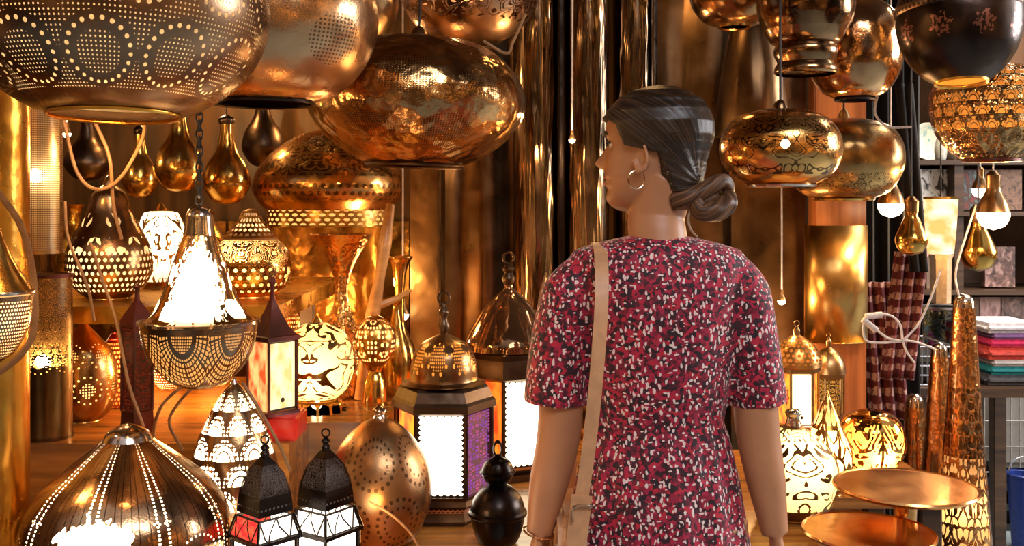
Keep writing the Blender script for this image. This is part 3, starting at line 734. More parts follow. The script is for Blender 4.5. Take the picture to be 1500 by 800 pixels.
L.part('dotted_band', [(68.5, 572), (63, 563)], dots, 0, 6, -PI / 6 - PI); L.part('lower_band', [(66, yb - 18), (66, yb - 25)], dots, 0, 6, -PI / 6 - PI); L.light(0, 530, 0.2)
# big lantern behind the arm
yb = py_of(ZT, 2.5)
glassm = metal('smoky_glass', (0.36, 0.20, 0.10), (0.2, 0.1, 0.04), 0.08, metallic=0.85, bump=0.1)
lantern('lantern', 'large lantern with a glossy domed roof and arched white panes behind the bare left arm', 745, 2.5, 6, 66, 548, 672, ZT,
        [pane('arch_white', (1.0, 0.84, 0.55), 3.6, 'scallop'), pane('arch_white2', (1.0, 0.86, 0.6), 4.0, 'scallop'), orange, orange, orange, orange],
        [(66, 510), (62, 496), (48, 470), (34, 448), (18, 432), (8, 424), (6, 416)], [(6, 418), (10, 408), (6, 400), (9, 394), (3, 386)], rot=-PI / 6 + 0.42,
        base=[(1, yb), (74, yb), (74, yb - 10), (66, 684), (70, 674), (1, 673)], roof_holes=None, roof_n=48,
        rim=[(66, 550), (74, 546), (74, 530), (70, 520), (72, 512), (64, 508)], body_mat='bronze')
bpy.data.objects['roof' if 'roof' in bpy.data.objects else 'roof.001']
for o in list(bpy.data.objects):
    if o.name.startswith('roof') and o.parent and 'glossy domed' in o.parent.get('label', ''): o.data.materials[0] = glassm
# two small black lanterns in front
for cx, yt0, lab, pn, sl, rt in ((388, 0, 'small black lantern with one red and one white pane, front row', [white_e, white_e], [red_z, white_z], 0.05),
                          (477, -10, 'small black lantern with all white panes, front row right of the red one', [white_e, white_e], [white_z, white_z], 0.18)):
    o = yt0
    lantern('lantern', lab, cx, 1.6 if cx < 400 else 1.68, 4, 48, 788 + o, 890 + o, ZT if True else 0, [pn[1], pn[1], pn[0], pn[0]],
            [(41, 748 + o), (40, 735 + o), (37, 715 + o), (28, 692 + o), (14, 676 + o), (6, 668 + o)], [(6, 670 + o), (7, 664 + o), (4, 660 + o), (7, 656 + o), (2, 650 + o)], rot=rt,
            body_mat='black', roof_holes=black_hole, lining=cloth('added_pale_lining', (0.6, 0.5, 0.45)), topglass=((54, 784 + o), (42, 752 + o), [sl[1], sl[1], sl[0], sl[0]]),
            rim=[(48, 790 + o), (55, 788 + o), (55, 783 + o), (50, 782 + o)])
    # eave ring
# small goods that fill the gaps
def pot(cx, Y, z, prof, mat, name, label, cat, **kw):
    L = Lamp(name, label, cat, cx, Y, z=z); y = L.yb
    L.part('body', [(a, y - b) for a, b in prof], mat, 5, 48); return L
rb = metal('red_beaded', (0.55, 0.10, 0.04), (0.25, 0.03, 0.02), 0.3, holes=p_stipple(34, 20, 0.34, 0.05, 0.95))
L = pot(168, 2.28, ZS, [(1, 0), (20, 0), (30, 18), (34, 45), (26, 74), (12, 96), (4, 108)], rb, 'table_lamp', 'dark red beaded teardrop lamp behind the slim red minaret lantern', 'table lamp'); L.light(0, 540, 0.5)
L.part('added_liner', [(a * .9, L.yb - b) for a, b in [(20, 4), (30, 18), (34, 45), (26, 74), (12, 94)]], M['liner_o'], 5)
am = metal('amber_pierced', BR, BRD, 0.25, holes=p_both(p_stipple(40, 22, 0.3, 0.05, 0.95)))
for cx, Y, h, lab in ((246, 2.5, 74, 'small pierced amber lamp under the golden shelf behind the fan patterned bowl'), (318, 2.55, 66, 'small pierced amber lamp under the golden shelf left of the slim leaning lantern'), (425, 2.62, 118, 'tall pierced amber lamp left of the hourglass stand')):
    pf = [(14, 2), (24, h * .22), (27, h * .45), (20, h * .7), (9, h * .88), (4, h)]
    L = pot(cx, Y, ZS, [(1, 0)] + pf, am, 'table_lamp', lab, 'table lamp'); L.part('added_liner', [(a * .9, L.yb - b) for a, b in pf[:-1]], M['liner'], 5); L.light(0, L.yb - h * .4, 0.6, -0.01)
pot(300, 2.78, ZH, [(1, 0), (26, 0), (34, 20), (36, 50), (22, 74), (12, 92), (14, 100)], M['brass'], 'vase', 'plain brass vase standing at the back of the golden shelf', 'vase')
pot(108, 2.8, ZH, [(1, 0), (22, 0), (30, 26), (26, 60), (12, 80), (10, 100), (15, 110)], M['brass_warm'], 'vase', 'golden vase at the back of the shelf behind the onion lamp', 'vase')
pot(425, 2.36, ZS, [(1, 0), (16, 0), (22, 8), (26, 26), (24, 28), (18, 10), (1, 6)], M['brass'], 'bowl', 'small brass bowl between the red box and the glowing globe lamp', 'bowl') if False else None
pot(262, 1.84, ZT, [(1, 0), (20, 0), (32, 14), (40, 46), (37, 46), (30, 18), (1, 6)], M['copper'], 'bowl', 'copper bowl on the table between the large tear lamp and the scaled cone', 'bowl') if False else None
pot(585, 2.62, ZS, [(1, 0), (20, 0), (26, 20), (22, 50), (9, 80), (7, 130), (12, 165), (20, 180), (19, 182)], M['brass'], 'vase', 'tall necked brass vase behind the gnarled branch', 'vase')
# ================================================================== FRONT ROW
L = Lamp('table_lamp', 'large tear shaped brass lamp with a silver tip and a bright patch, bottom left', 'table lamp', 187, 1.6, z=ZT)
yb = L.yb
pr = [(60, yb), (105, yb - 22), (138, 850), (148, 800), (142, 752), (118, 712), (82, 680), (50, 655), (34, 643)]
L.part('shell', pr, metal('dot_lined_brass', (0.62, 0.38, 0.20), (0.30, 0.16, 0.08), 0.2,
       holes=p_both(p_merid(9, 62, 0.07, 0.30), p_glow_patch(0.508, 0.55, 0.055, 0.10, 110, 70), p_rings(9, 2.2, K=26, S=26, v0=0.12, v1=0.62, rd=0.018, r0=.33, r1=0.0, r2=2.0)), etch=p_merid(36, 200, 0.2, 0.5), ebump=0.6, bump=0.3, bscale=9), 8, 96)  # patch of openings shaped as the bulb's blown-out glow
L.lining([(58, yb - 4), (103, yb - 24)] + pr[2:-1], M['liner_w'], 0.96)
L.part('tip', [(35, 644), (28, 632), (14, 624), (5, 621), (1, 619)], M['silver'], 4); L.light(-6, 760, 8.0, -0.085, (1, .75, .4)); L.light(0, 800, 0.5)
L.part('foot', [(1, yb), (62, yb), (60, yb - 6)], M['brass'], 0)
# cone lamp with scales
L = Lamp('table_lamp', 'glowing cone lamp covered in fish scale piercing behind the small black lanterns', 'table lamp', 343, 1.82, z=ZT)
yb = L.yb
pr = [(40, yb), (60, yb - 12), (69, 790), (69, 745), (65, 695), (53, 645), (34, 602), (15, 572), (6, 562)]
L.part('shell', pr, metal('scaled_brass', (0.50, 0.32, 0.16), (0.25, 0.14, 0.06), 0.25, holes=p_fish(8, 8, 0.04, 0.97, 9)), 8)
L.lining(pr[:-1], M['liner_w'], 0.95); L.light(-12, 690, 1.8, -0.04, (1, .8, .5)); L.light(-6, 640, 1.1, -0.02, (1, .8, .5))
L.part('finial', [(6, 563), (3, 556), (1, 553)], M['silver'], 3, 20); L.part('foot', [(1, yb), (42, yb), (40, yb - 5)], M['brass'], 0)
# gourd with ringed circles
L = Lamp('table_lamp', 'brown gourd lamp with beaded circles leaning left of the hexagonal lantern', 'table lamp', 556, 1.96, z=ZT + 0.0)
yb = L.yb
pr = [(30, yb), (55, yb - 14), (72, 745), (77, 712), (68, 672), (48, 640), (26, 620), (10, 612)]
L.part('shell', pr, metal('beaded_gourd', (0.50, 0.27, 0.12), (0.26, 0.13, 0.055), 0.33, holes=None, etch=p_both(p_rings(6, 2, K=22, S=16, v0=0.10, v1=0.86, rd=0.034, r0=.42, r1=0.0, r2=2), p_rings(6, 2, K=16, S=16, v0=0.10, v1=0.86, r0=.28, rd=0.026, r1=0.0, r2=2)), ebump=1.0, bump=0.35, bscale=9), 8)
L.part('stopper', [(10, 613), (7, 606), (10, 600), (3, 594)], M['silver'], 3, 24); L.part('foot', [(1, yb), (32, yb), (30, yb - 5)], M['old_brass'], 0)
# black turned ornament
L = Lamp('ornament', 'small black ornament of two stacked balls with a ring on top', 'ornament', 729, 1.97, z=ZT)
yb = L.yb
L.part('lower_ball', [(1, yb), (24, yb), (34, yb - 14), (40, 752), (36, 732), (24, 716), (12, 709)], M['black'], 5)
L.part('belt', [(40, 756), (43, 753), (43, 749), (40, 746)], M['black'], 0); L.part('upper_ball', [(12, 710), (20, 702), (24, 690), (18, 676), (8, 670), (4, 666)], M['black'], 5)
L.part('upper_belt', [(23, 694), (27, 691), (23, 687)], M['black'], 0)
bm = bmesh.new(); add_torus(bm, 0.011, 0.0028, Matrix.Translation((0, 0, (yb - 658) * L.k)) @ Matrix.Rotation(PI / 2, 4, 'X') @ Matrix.Diagonal((0.7, 1.3, 1, 1)), 20, 6); link_mesh('ring', bm, M['black'], L.root)

# ================================================================== UPPER RIGHT
curl = metal('curl_cut_brass', (0.88, 0.50, 0.16), (0.5, 0.25, 0.08), 0.2, etch=p_curl(6, 5, 0.15, 0.85, 0.22, 9.0, 5), bump=0.3, ebump=1.0, ecol=(0.02, 0.012, 0.008))
L = Lamp('hanging_lamp', 'oval golden lamp with black scroll marks just right of her head', 'hanging lamp', 1143, 2.05, 273)
L.part('shell', [(48, 271), (70, 258), (84, 238), (88, 216), (82, 192), (64, 172), (36, 162), (12, 160)], curl, 6)
L.part('rim', [(46, 271), (50, 274), (52, 271)], M['silver'], 0); L.part('neck', [(12, 161), (8, 150), (2, 146)], M['old_brass']); L.chain(147); L.bulb(-16, 216, 6, -0.119, 'bulb')  # glowing ball set into the shell imitates a reflected highlight
L = Lamp('hanging_lamp', 'flattened brown brass lamp behind and right of the scroll marked lamp', 'hanging lamp', 1236, 2.55, 292)
L.part('shell', [(40, 291), (64, 280), (80, 256), (85, 232), (80, 206), (64, 186), (34, 176), (10, 174)], metal('etched_low', (0.62, 0.38, 0.14), (0.35, 0.19, 0.07), 0.26, etch=p_curl(9, 9, 0.08, 0.3, 0.4, 2.0)), 6)
L.part('rim', [(38, 291), (42, 294), (44, 291)], M['brass'], 0); L.part('neck', [(10, 175), (6, 164), (2, 160)], M['old_brass']); L.chain(161)
L = Lamp('hanging_lamp', 'round shiny copper globe beside the dark globe at the top right', 'hanging lamp', 1252, 2.35, 146)
L.part('shell', [(26, 145), (48, 132), (64, 104), (68, 70), (62, 32), (42, 6), (12, -4)], metal('globe_copper', (0.85, 0.50, 0.24), (0.4, 0.2, 0.09), 0.14, bump=0.35, bscale=10), 6)
L.part('rim', [(24, 145), (28, 148), (30, 145)], M['black'], 0); L.part('neck', [(12, -3), (6, -14), (2, -18)], M['old_brass']); L.chain(-17)
L = Lamp('hanging_lamp', 'bell shaped brown lamp with ridged collar hanging in front of the copper globe', 'hanging lamp', 1180, 2.15, 110)
L.part('shell', [(60, 44), (68, 25), (70, 0), (60, -30), (36, -52), (10, -58)], metal('bell_bronze', (0.42, 0.24, 0.11), (0.18, 0.09, 0.04), 0.16, bump=0.3), 6)
L.part('collar', [(42, 109), (45, 106), (44, 98), (40, 92), (44, 84), (46, 74), (43, 66), (50, 62), (60, 44)], metal('collar_bronze', (0.5, 0.3, 0.14), (0.2, 0.1, 0.05), 0.2), 2)
L.part('neck', [(10, -57), (5, -68), (2, -72)], M['old_brass']); L.chain(-71)
L = Lamp('hanging_lamp', 'oval dark brass lamp cut by the top edge above her head', 'hanging lamp', 1076, 2.36, 40)
L.part('shell', [(22, 39), (46, 30), (62, 8), (66, -18), (56, -48), (30, -64), (8, -68)], metal('oval_bronze', (0.5, 0.28, 0.12), (0.2, 0.1, 0.045), 0.2, bump=0.3), 6)
L.part('rim', [(20, 39), (24, 41), (25, 38)], M['brass'], 0); L.chain(-67)
# large brown cone behind
L = Lamp('hanging_lamp', 'large smooth brown conical lamp behind the oval lamps right of centre', 'hanging lamp', 1102, 2.75, 200)
L.part('shell', [(52, 198), (50, 150), (42, 90), (28, 30), (12, -20), (5, -40)], M['sheet2'], 5); L.part('rim', [(50, 199), (54, 200), (54, 196)], M['old_brass'], 0); L.chain(-39)
# dark globe top right
L = Lamp('hanging_lamp', 'dark bronze globe with a braided band and glowing orange opening, top right', 'hanging lamp', 1408, 1.9, 122)
def p_flower(nt, U, V):
    a = (U * 9).fract() - 0.5; b = (V - 0.22) * 3.6 - 0.5; r = hyp(a, b); an = a.m('ARCTAN2', b)
    n = E(nt, noise(nt, comb(nt, U * 110, V * 40), 1.0, 2.0).outputs['Fac'])
    return (r < (an * 6).sin() * 0.06 + 0.24) * (n > 0.5)
gm = metal('dark_globe', (0.085, 0.055, 0.04), (0.03, 0.02, 0.018), 0.3, etch=p_flower, ebump=1.0, ecol=(0.45, 0.20, 0.16), bump=0.2)
L.part('shell', [(37, 120), (58, 104), (78, 74), (87, 38), (86, 5), (74, -30), (48, -55), (14, -66)], gm, 6)
L.part('braided_band', [(87.5, 20), (89.5, 15), (89.5, 8), (87.5, 3)], metal('braid', (0.4, 0.25, 0.16), (0.1, 0.06, 0.04), 0.3, etch=p_stipple(70, 2, 0.3), ebump=1), 3)
L.part('rim', [(34, 121), (37, 123), (38, 119)], M['brass_warm'], 0); L.light(0, 60, 1.8, 0, (1, .5, .15)); L.bulb(0, 20, 12); L.chain(-65); L.root.rotation_euler = (-0.10, 0, 0)
L.part('opening_liner', [(37, 117), (56, 101), (75, 72), (83, 38)], M['liner_o'], 5)  # liner added to give the opening its orange glow
# hammered bowl lit behind
L = Lamp('hanging_lamp', 'amber hammered bowl lamp with rows of arches, right edge below the dark globe', 'hanging lamp', 1452, 2.35, 236)
L.part('shell', [(38, 235), (60, 218), (78, 192), (85, 160), (82, 130), (60, 105), (20, 92)], metal('arched_bowl', (0.75, 0.42, 0.15), (0.35, 0.18, 0.07), 0.2, holes=p_fish(22, 6, 0.3, 0.9, 3), etch=p_scales(22, 6, 0.02, 0.95, 1.0), bump=0.8, bscale=45), 6)
L.lining([(38, 231), (60, 216), (78, 190), (84, 160), (80, 130), (60, 108)], M['liner_o'], 0.94); L.part('rim', [(37, 236), (41, 237), (41, 233)], M['red_metal'], 0); L.light(0, 160, 0.16, -0.05); L.part('neck', [(20, 93), (8, 84), (2, 80)], M['old_brass']); L.chain(81)
# lit bulbs and brass pears on cords
def hang_bulb(cx, cy, r, Y, lab, lit=True, P=3.0, ztop=2.5):
    L = Lamp('hanging_bulb', lab, 'light bulb' if lit else 'pendant', cx, Y, cy + r, group='clear hanging bulbs' if lit else 'brass bulb pendants')
    L.part('glass', [(0.5, cy + r), (r * .7, cy + r * .72), (r, cy), (r * .75, cy - r * .75), (r * .42, cy - r * 1.5), (r * .4, cy - r * 1.9)], M['bulb_r'] if lit else M['brass'], 5, 32)
    if lit: L.part('glass_crown', [(r * 1.02, cy - r * .1), (r * .80, cy - r * .78), (r * .46, cy - r * 1.5), (r * .44, cy - r * 1.9)], M['old_brass'], 5, 32)
    L.part('socket', [(r * .42, cy - r * 1.8), (r * .46, cy - r * 2.5), (r * .2, cy - r * 2.8)], M['old_brass'], 0, 20); L.chain(cy - r * 2.7, ztop, 'cord_w' if lit else 'cord_d', 0.0022)
    if lit: L.light(0, cy, P, -(r * 1.35) * L.k, r=0.01)
M['bulb_r'] = emit('bulb_glass', (1.0, 0.80, 0.52), 7)
hang_bulb(1305, 300, 19, 2.7, 'lit bulb left of the brass pear, above the striped textiles', P=3, ztop=2.555)
hang_bulb(1455, 314, 23, 2.6, 'largest lit bulb under the hammered amber bowl', P=3, ztop=2.555)
hang_bulb(1436, 278, 12, 2.9, 'small lit bulb touching the large lit bulb from behind', P=1, ztop=2.555)
hang_bulb(1335, 352, 23, 2.5, 'brass bulb pendant between the two bright lights', False, ztop=2.555)
hang_bulb(1433, 372, 26, 2.8, 'brass bulb pendant below the largest lit bulb', False, ztop=2.555)
hang_bulb(1145, 441, 6, 2.6, 'tiny bulb added for a glint beside her right shoulder', P=1.5, ztop=2.555)  # added light standing in for a reflected bright point
hang_bulb(838, 205, 5, 2.62, 'tiny bulb added for a glint before the brass tubes left of her face', P=3, ztop=2.555)  # added light standing in for a reflection, also warms her face
hang_bulb(98, 196, 6, 2.4, 'tiny lit bulb under the rim of the huge lamp', P=1.2, ztop=2.555)
hang_bulb(590, 461, 9, 2.66, 'small lit bulb left of the square post', P=1.6, ztop=2.555)
# ================================================================== RIGHT: column, panels, textiles
bm = bmesh.new(); add_box(bm, -.072, .072, -.03, .03, 0, 2.56); bmesh.ops.bevel(bm, geom=bm.edges, offset=0.005, segments=2, affect='EDGES')
o = link_mesh('post', bm, M['wood_v'], None, False); o.location = (wx(1226, 2.85), 2.85, 0); tag(o, 'reddish wooden column behind the brass cylinder shade', 'post')
L = Lamp('wall_lamp', 'plain golden half cylinder shade fixed on the wooden column', 'wall lamp', 1224, 2.8, 500)
bm = bmesh.new(); uvl = bm.loops.layers.uv.verify(); k = L.k; prev = None
for i in range(33):
    t = PI + PI * i / 32; a = bm.verts.new((46 * k * math.cos(t), 0.06 * math.sin(t), 0)); b = bm.verts.new((46 * k * math.cos(t), 0.06 * math.sin(t), 170 * k))
    if prev: bm.faces.new((prev[0], a, b, prev[1]))
    prev = (a, b)
o = link_mesh('shade', bm, metal('rolled_brass', (0.85, 0.50, 0.15), (0.5, 0.27, 0.08), 0.3, bump=0.3, bscale=8), L.root); md = o.modifiers.new('s', 'SOLIDIFY'); md.thickness = 0.003
bm = bmesh.new(); add_torus(bm, 1, 0.05, Matrix.Translation((0, 0, 0.002)) @ Matrix.Diagonal((46 * k, 0.06, 0.04, 1)) @ Matrix.Rotation(PI, 4, 'Z'), 32, 6, PI); link_mesh('edge_bead', bm, M['brass'], L.root)
# black cloth and striped scarves
def drape(name, x0, x1, Y, z0, z1, mat, label, cat, amp=0.02, folds=6, skew=0.0, taper=1.0):
    bm = bmesh.new(); uv = bm.loops.layers.uv.verify(); n, m_ = 40, 16; g = []
    for j in range(m_ + 1):
        v = j / m_; row = []
        for i in range(n + 1):
            u = i / n; w = (x1 - x0) * (taper + (1 - taper) * v)
            row.append(bm.verts.new(((u - .5) * w + skew * (1 - v), amp * math.sin(u * folds * PI * 2 + v * 1.5), (z1 - z0) * v)))
        g.append(row)
    for j in range(m_):
        for i in range(n):
            f = bm.faces.new((g[j][i], g[j][i + 1], g[j + 1][i + 1], g[j + 1][i]))
            for lp, q in zip(f.loops, ((i / n, j / m_), ((i + 1) / n, j / m_), ((i + 1) / n, (j + 1) / m_), (i / n, (j + 1) / m_))): lp[uv].uv = q
    o = link_mesh(name, bm, mat); o.location = ((x0 + x1) / 2, Y, z0); md = o.modifiers.new('s', 'SOLIDIFY'); md.thickness = 0.004
    return tag(o, label, cat)
M['blackcloth'] = cloth('black_cloth', (0.012, 0.010, 0.009), 0.85)
drape('hanging_curtain', wx(1262, 3.25), wx(1350, 3.25), 3.25, 0.0, 2.558, M['blackcloth'], 'black curtain hanging right of the wooden column', 'curtain', 0.02, 4)
m, nt, out = newmat('ikat_stripe'); U, V = uvw(nt)
nn = E(nt, noise(nt, comb(nt, U * 8, V * 30), 1.0, 3).outputs['Fac'])
s1 = ((V * 9 + nn * 0.7).fract() < 0.45); s2 = ((U * 12 + nn).fract() < 0.35)
c = mixc(nt, s1, (0.09, 0.012, 0.012), (0.45, 0.25, 0.20)); c = mixc(nt, s2 * 0.75, c, (0.16, 0.015, 0.02))
p = nt.nodes.new('ShaderNodeBsdfPrincipled'); p.inputs['Roughness'].default_value = 0.9; nt.links.new(c, p.inputs['Base Color']); nt.links.new(p.outputs[0], out.inputs[0]); M['ikat'] = m
drape('hanging_scarf', wx(1268, 3.1), wx(1325, 3.1), 3.15, wz(620, 3.1), wz(415, 3.1), M['ikat'], 'dark red striped scarf draped beside the wooden column', 'textile', 0.014, 3, 0.03)
drape('hanging_scarf', wx(1322, 3.0), wx(1372, 3.0), 3.05, wz(560, 3.0), wz(370, 3.0), M['ikat'], 'dark red striped scarf below the brass bulb pendant', 'textile', 0.014, 3, -0.05)
drape('hanging_scarf', wx(1322, 2.95), wx(1348, 2.95), 3.0, wz(400, 2.95), wz(120, 2.95), M['blackcloth'], 'narrow black scarf hanging behind the brass bulb pendant', 'textile', 0.01, 2, 0.04)

# glowing tall shade
L = Lamp('hanging_lamp', 'tall white glowing fabric shade between the bulbs at the right', 'hanging lamp', 1378, 3.3, 445)
L.part('shade', [(18, 372), (21, 340), (24, 292)], pane('glow_fabric', (1.0, 0.42, 0.12), 1.5, None, c2=(1.0, 0.80, 0.55)), 2, 6, 0.2)
L.part('tail', [(14, 444), (15, 380), (18, 373)], cloth('beige_tail', (0.62, 0.42, 0.24), 0.6), 0, 6, 0.2); L.part('top_plate', [(1, 288), (24, 288), (24, 292)], M['brass'], 0, 6, 0.2); L.light(0, 330, 4, -0.12); L.chain(288, 2.555)

# socket wires
def cord(pts, r, mat, label, plug=None, name='power_cord'):
    base = W(*pts[-1]); bm = bmesh.new(); add_tube(bm, [W(*q) - base for q in pts], r, 7, 8)
    o = link_mesh(name, bm, M[mat]); o.location = base; tag(o, label, 'cable')
    if plug:
        bm = bmesh.new(); a, b = [W(*q) - base for q in plug]; add_tube(bm, [a, b], 0.008, 10, 2); link_mesh('plug', bm, M['cord_w'], o)
    return o
Yw = 2.55
cord([(1322, 500, Yw), (1318, 475, Yw), (1300, 461, Yw), (1268, 464, Yw)], 0.003, 'cord_w', 'upper curved pale cord of the star of wires right of the column', [(1268, 464, Yw), (1292, 461, Yw)])
cord([(1322, 500, Yw), (1300, 495, Yw), (1282, 482, Yw), (1264, 468, Yw)], 0.003, 'cord_w', 'middle pale cord with a plug at the star of wires', [(1264, 468, Yw), (1284, 484, Yw)])
cord([(1322, 500, Yw), (1290, 502, Yw), (1268, 498, Yw), (1264, 475, Yw)], 0.003, 'cord_w', 'lowest sagging pale cord of the star of wires')
cord([(1378, 395, Yw), (1362, 440, Yw), (1345, 475, Yw), (1322, 500, Yw)], 0.0028, 'cord_w', 'pale cord rising right from the star of wires')
cord([(1322, 498, Yw), (1345, 502, Yw), (1370, 512, Yw)], 0.0028, 'cord_w', 'pale cord running right into the goods')
cord([(1322, 498, Yw), (1328, 515, Yw), (1340, 532, Yw)], 0.0028, 'cord_w', 'short pale cord dropping from the star of wires')
cord([(1288, 130, 2.4), (1282, 165, 2.4), (1300, 185, 2.4), (1335, 186, 2.4)], 0.0028, 'cord_w', 'white cord curling round the round copper globe')
cord([(1430, 300, 2.6), (1415, 345, 2.6), (1400, 400, 2.6), (1405, 440, 2.6), (1398, 470, 2.7)], 0.0025, 'cord_w', 'white cord falling left of the brass bulb pendant')
cord([(136, 172, 2.0), (160, 230, 2.0), (166, 300, 2.02), (178, 350, 2.04)], 0.0035, 'cord', 'tan cord hanging straight down onto the onion lamp')
cord([(92, 170, 2.0), (112, 250, 2.0), (140, 277, 2.0), (175, 262, 2.0), (208, 205, 2.0), (212, 170, 2.0)], 0.0035, 'cord', 'tan cord looping under the huge lamp')
cord([(95, 295, 1.99), (100, 350, 1.99), (128, 420, 1.99), (138, 470, 1.99)], 0.003, 'cord', 'tan cord hanging before the left side of the onion lamp')
cord([(132, 355, 2.0), (150, 410, 2.0), (170, 470, 1.96), (188, 560, 1.9), (210, 625, 1.88)], 0.003, 'cord', 'tan cord crossing down over the shelf edge')
cord([(-8, 275, 1.5), (30, 330, 1.5), (48, 400, 1.5), (50, 480, 1.5), (30, 520, 1.5), (-5, 548, 1.5)], 0.005, 'cord', 'thick tan cord hanging at the left edge of the picture')
cord([(278, 558, 1.66), (240, 590, 1.7), (226, 625, 1.75), (226, 650, 1.78)], 0.0028, 'cord', 'copper coloured cord below the fan patterned bowl')
cord([(290, 560, 1.70), (262, 590, 1.72), (248, 620, 1.75), (268, 660, 1.75)], 0.0028, 'cord', 'second cord looping behind the large tear shaped lamp')
cord([(355, 560, 1.69), (380, 600, 1.69), (408, 650, 1.69), (425, 690, 1.69)], 0.0028, 'cord', 'tan cord running diagonally over the scaled cone lamp')
cord([(540, 735, 1.80), (570, 752, 1.80), (600, 780, 1.82), (622, 815, 1.84), (640, 831, 1.85)], 0.0022, 'cord', 'thin tan cord on the table before the brown gourd lamp')
cord([(708, 60, 2.05), (742, 78, 2.05), (752, 60, 2.05), (770, 20, 2.05)], 0.003, 'cord', 'thin cord looping between the oval lamp and the lacy bowl lamp')
cord([(800, 400, 2.4), (790, 440, 2.4), (792, 480, 2.4)], 0.0025, 'cord', 'thin wire loop hanging left of her sleeve')

# ================================================================== LOWER RIGHT LAMPS
L = lantern('lantern', 'domed lantern with a glowing white pane beside her right sleeve', 1167, 2.55, 6, 32, 543, 618, ZR,
        [pane('warm_white_pane', (1.0, 0.78, 0.45), 3.4, 'edge'), amber, white_e, amber, amber, amber],
        [(36, 535), (34, 522), (27, 506), (14, 496), (4, 490)], [(4, 491), (5, 484), (2, 478)], rot=-PI / 6, body_mat='old_brass', lining=M['liner_o'], roof_holes=metal('lattice_dome', (0.55, 0.32, 0.14), BRD, 0.3, holes=p_stipple(26, 8, 0.34, 0.08, 0.95)), roof_n=32,
        base=[(1, py_of(ZR, 2.55)), (26, py_of(ZR, 2.55)), (20, 700), (12, 660), (14, 640), (34, 630), (34, 620), (1, 619)])
lantern('lantern', 'darker domed lantern behind the glowing white paned one', 1214, 2.7, 6, 22, 552, 605, ZR, [pane('dim_amber', (1, 0.4, 0.06), 0.7, 'lace')],
        [(25, 546), (22, 530), (14, 516), (4, 508)], [(4, 509), (4, 500), (1, 494)], rot=-PI / 6, body_mat='old_brass', roof_n=32,
        base=[(1, py_of(ZR, 2.7)), (20, py_of(ZR, 2.7)), (14, 640), (20, 612), (22, 606), (1, 606)])
L = Lamp('table_lamp', 'white glowing round lamp with black curls half hidden by her right arm', 'table lamp', 1162, 2.2, z=ZR)
yb = L.yb
pr = [(30, yb), (50, yb - 12), (64, 712), (66, 688), (56, 660), (38, 640), (20, 628), (12, 622)]
L.part('shell', pr, metal('swirl_cut', (0.30, 0.16, 0.06), (0.15, 0.07, 0.03), 0.35, holes=p_flow(2, 3.0, 0.2, 0.96, 0.7, 9.1, 6.0)), 6)
L.lining([(30, yb - 3)] + pr[1:], liner('cream_glow_liner2', (1.0, 0.82, 0.42)), 0.95); L.light(4, 676, 1.0, -0.03, (1, .8, .45)); L.part('neck', [(12, 623), (9, 612), (12, 604), (8, 600)], M['silver'], 3, 24); L.part('foot', [(1, yb), (32, yb), (30, yb - 5)], M['brass'], 0)
L = Lamp('table_lamp', 'flame shaped amber lamp with cut leaves between the white lamp and the globe', 'table lamp', 1212, 2.38, z=ZR)
yb = L.yb
pr = [(20, yb), (34, yb - 14), (38, 690), (34, 655), (22, 625), (12, 600), (6, 585)]
L.part('shell', pr, metal('flame_cut', (0.8, 0.42, 0.12), BRD, 0.25, holes=p_leaf(5, 4, 0.2, 0.95, 0.12, 0.6, 4.4)), 6)
L.lining([(20, yb - 3)] + pr[1:], M['liner'], 0.93); L.light(0, 660, 1.2, -0.02); L.part('finial', [(6, 586), (3, 578), (1, 572)], M['brass'], 3, 20); L.part('foot', [(1, yb), (22, yb), (20, yb - 5)], M['brass'], 0)
L = Lamp('table_lamp', 'glossy amber globe lamp standing behind the round copper tray', 'table lamp', 1276, 2.5, z=ZR)
yb = L.yb
pr = [(16, 694), (36, 682), (47, 662), (49, 646), (45, 624), (32, 608), (14, 601), (1, 600)]
L.part('shell', pr, metal('amber_globe', (0.95, 0.52, 0.14), (0.6, 0.28, 0.06), 0.1, holes=p_flow(3, 2.6, 0.15, 0.7, 0.5, 6.2, 5.0), bump=0.1), 6)
L.lining(pr[:-1], M['liner_o'], 0.93); L.light(4, 658, 1.4, -0.05); L.part('base', [(1, yb), (26, yb), (24, yb - 6), (14, 705), (16, 694)], M['brass'], 3)
L = Lamp('ornament', 'small glass and brass knob ornament on the side table corner', 'ornament', 1196, 2.08, z=ZR)
yb = L.yb
L.part('body', [(1, yb), (9, yb), (5, yb - 8), (8, yb - 14), (10, yb - 22), (6, yb - 30), (1, yb - 33)], M['silver'], 4, 28); L.part('foot', [(1, yb), (12, yb), (11, yb - 3)], M['brass'], 0, 28)
# two tray stools
for cx, cy, w, Y, lab in ((1326, 712, 101, 2.0, 'upper round copper tray table right of the lit lamps'), (1272, 778, 94, 1.90, 'lower round copper tray table cut by the bottom edge')):
    L = Lamp('tray_table', lab, 'tray table', cx, Y, z=0.0); yb = L.yb
    L.part('tray', [(1, cy + 7), (w - 6, cy + 7), (w, cy + 4), (w, cy - 1), (w - 3, cy), (w - 4, cy), (w - 8, cy), (w - 9, cy), (w * .5, cy), (1, cy)], M['copper'], 0, 96)
    L.part('rim', [(w, cy + 4), (w + 1.5, cy + 1.5), (w, cy - 1.5), (w - 3, cy)], M['copper'], 0, 96)
    L.part('stem', [(1, yb), (w * .5, yb), (w * .48, yb - 8), (16, yb - 40), (13, (cy + yb) / 2), (16, cy + 40), (24, cy + 7)], M['copper'], 4, 40)
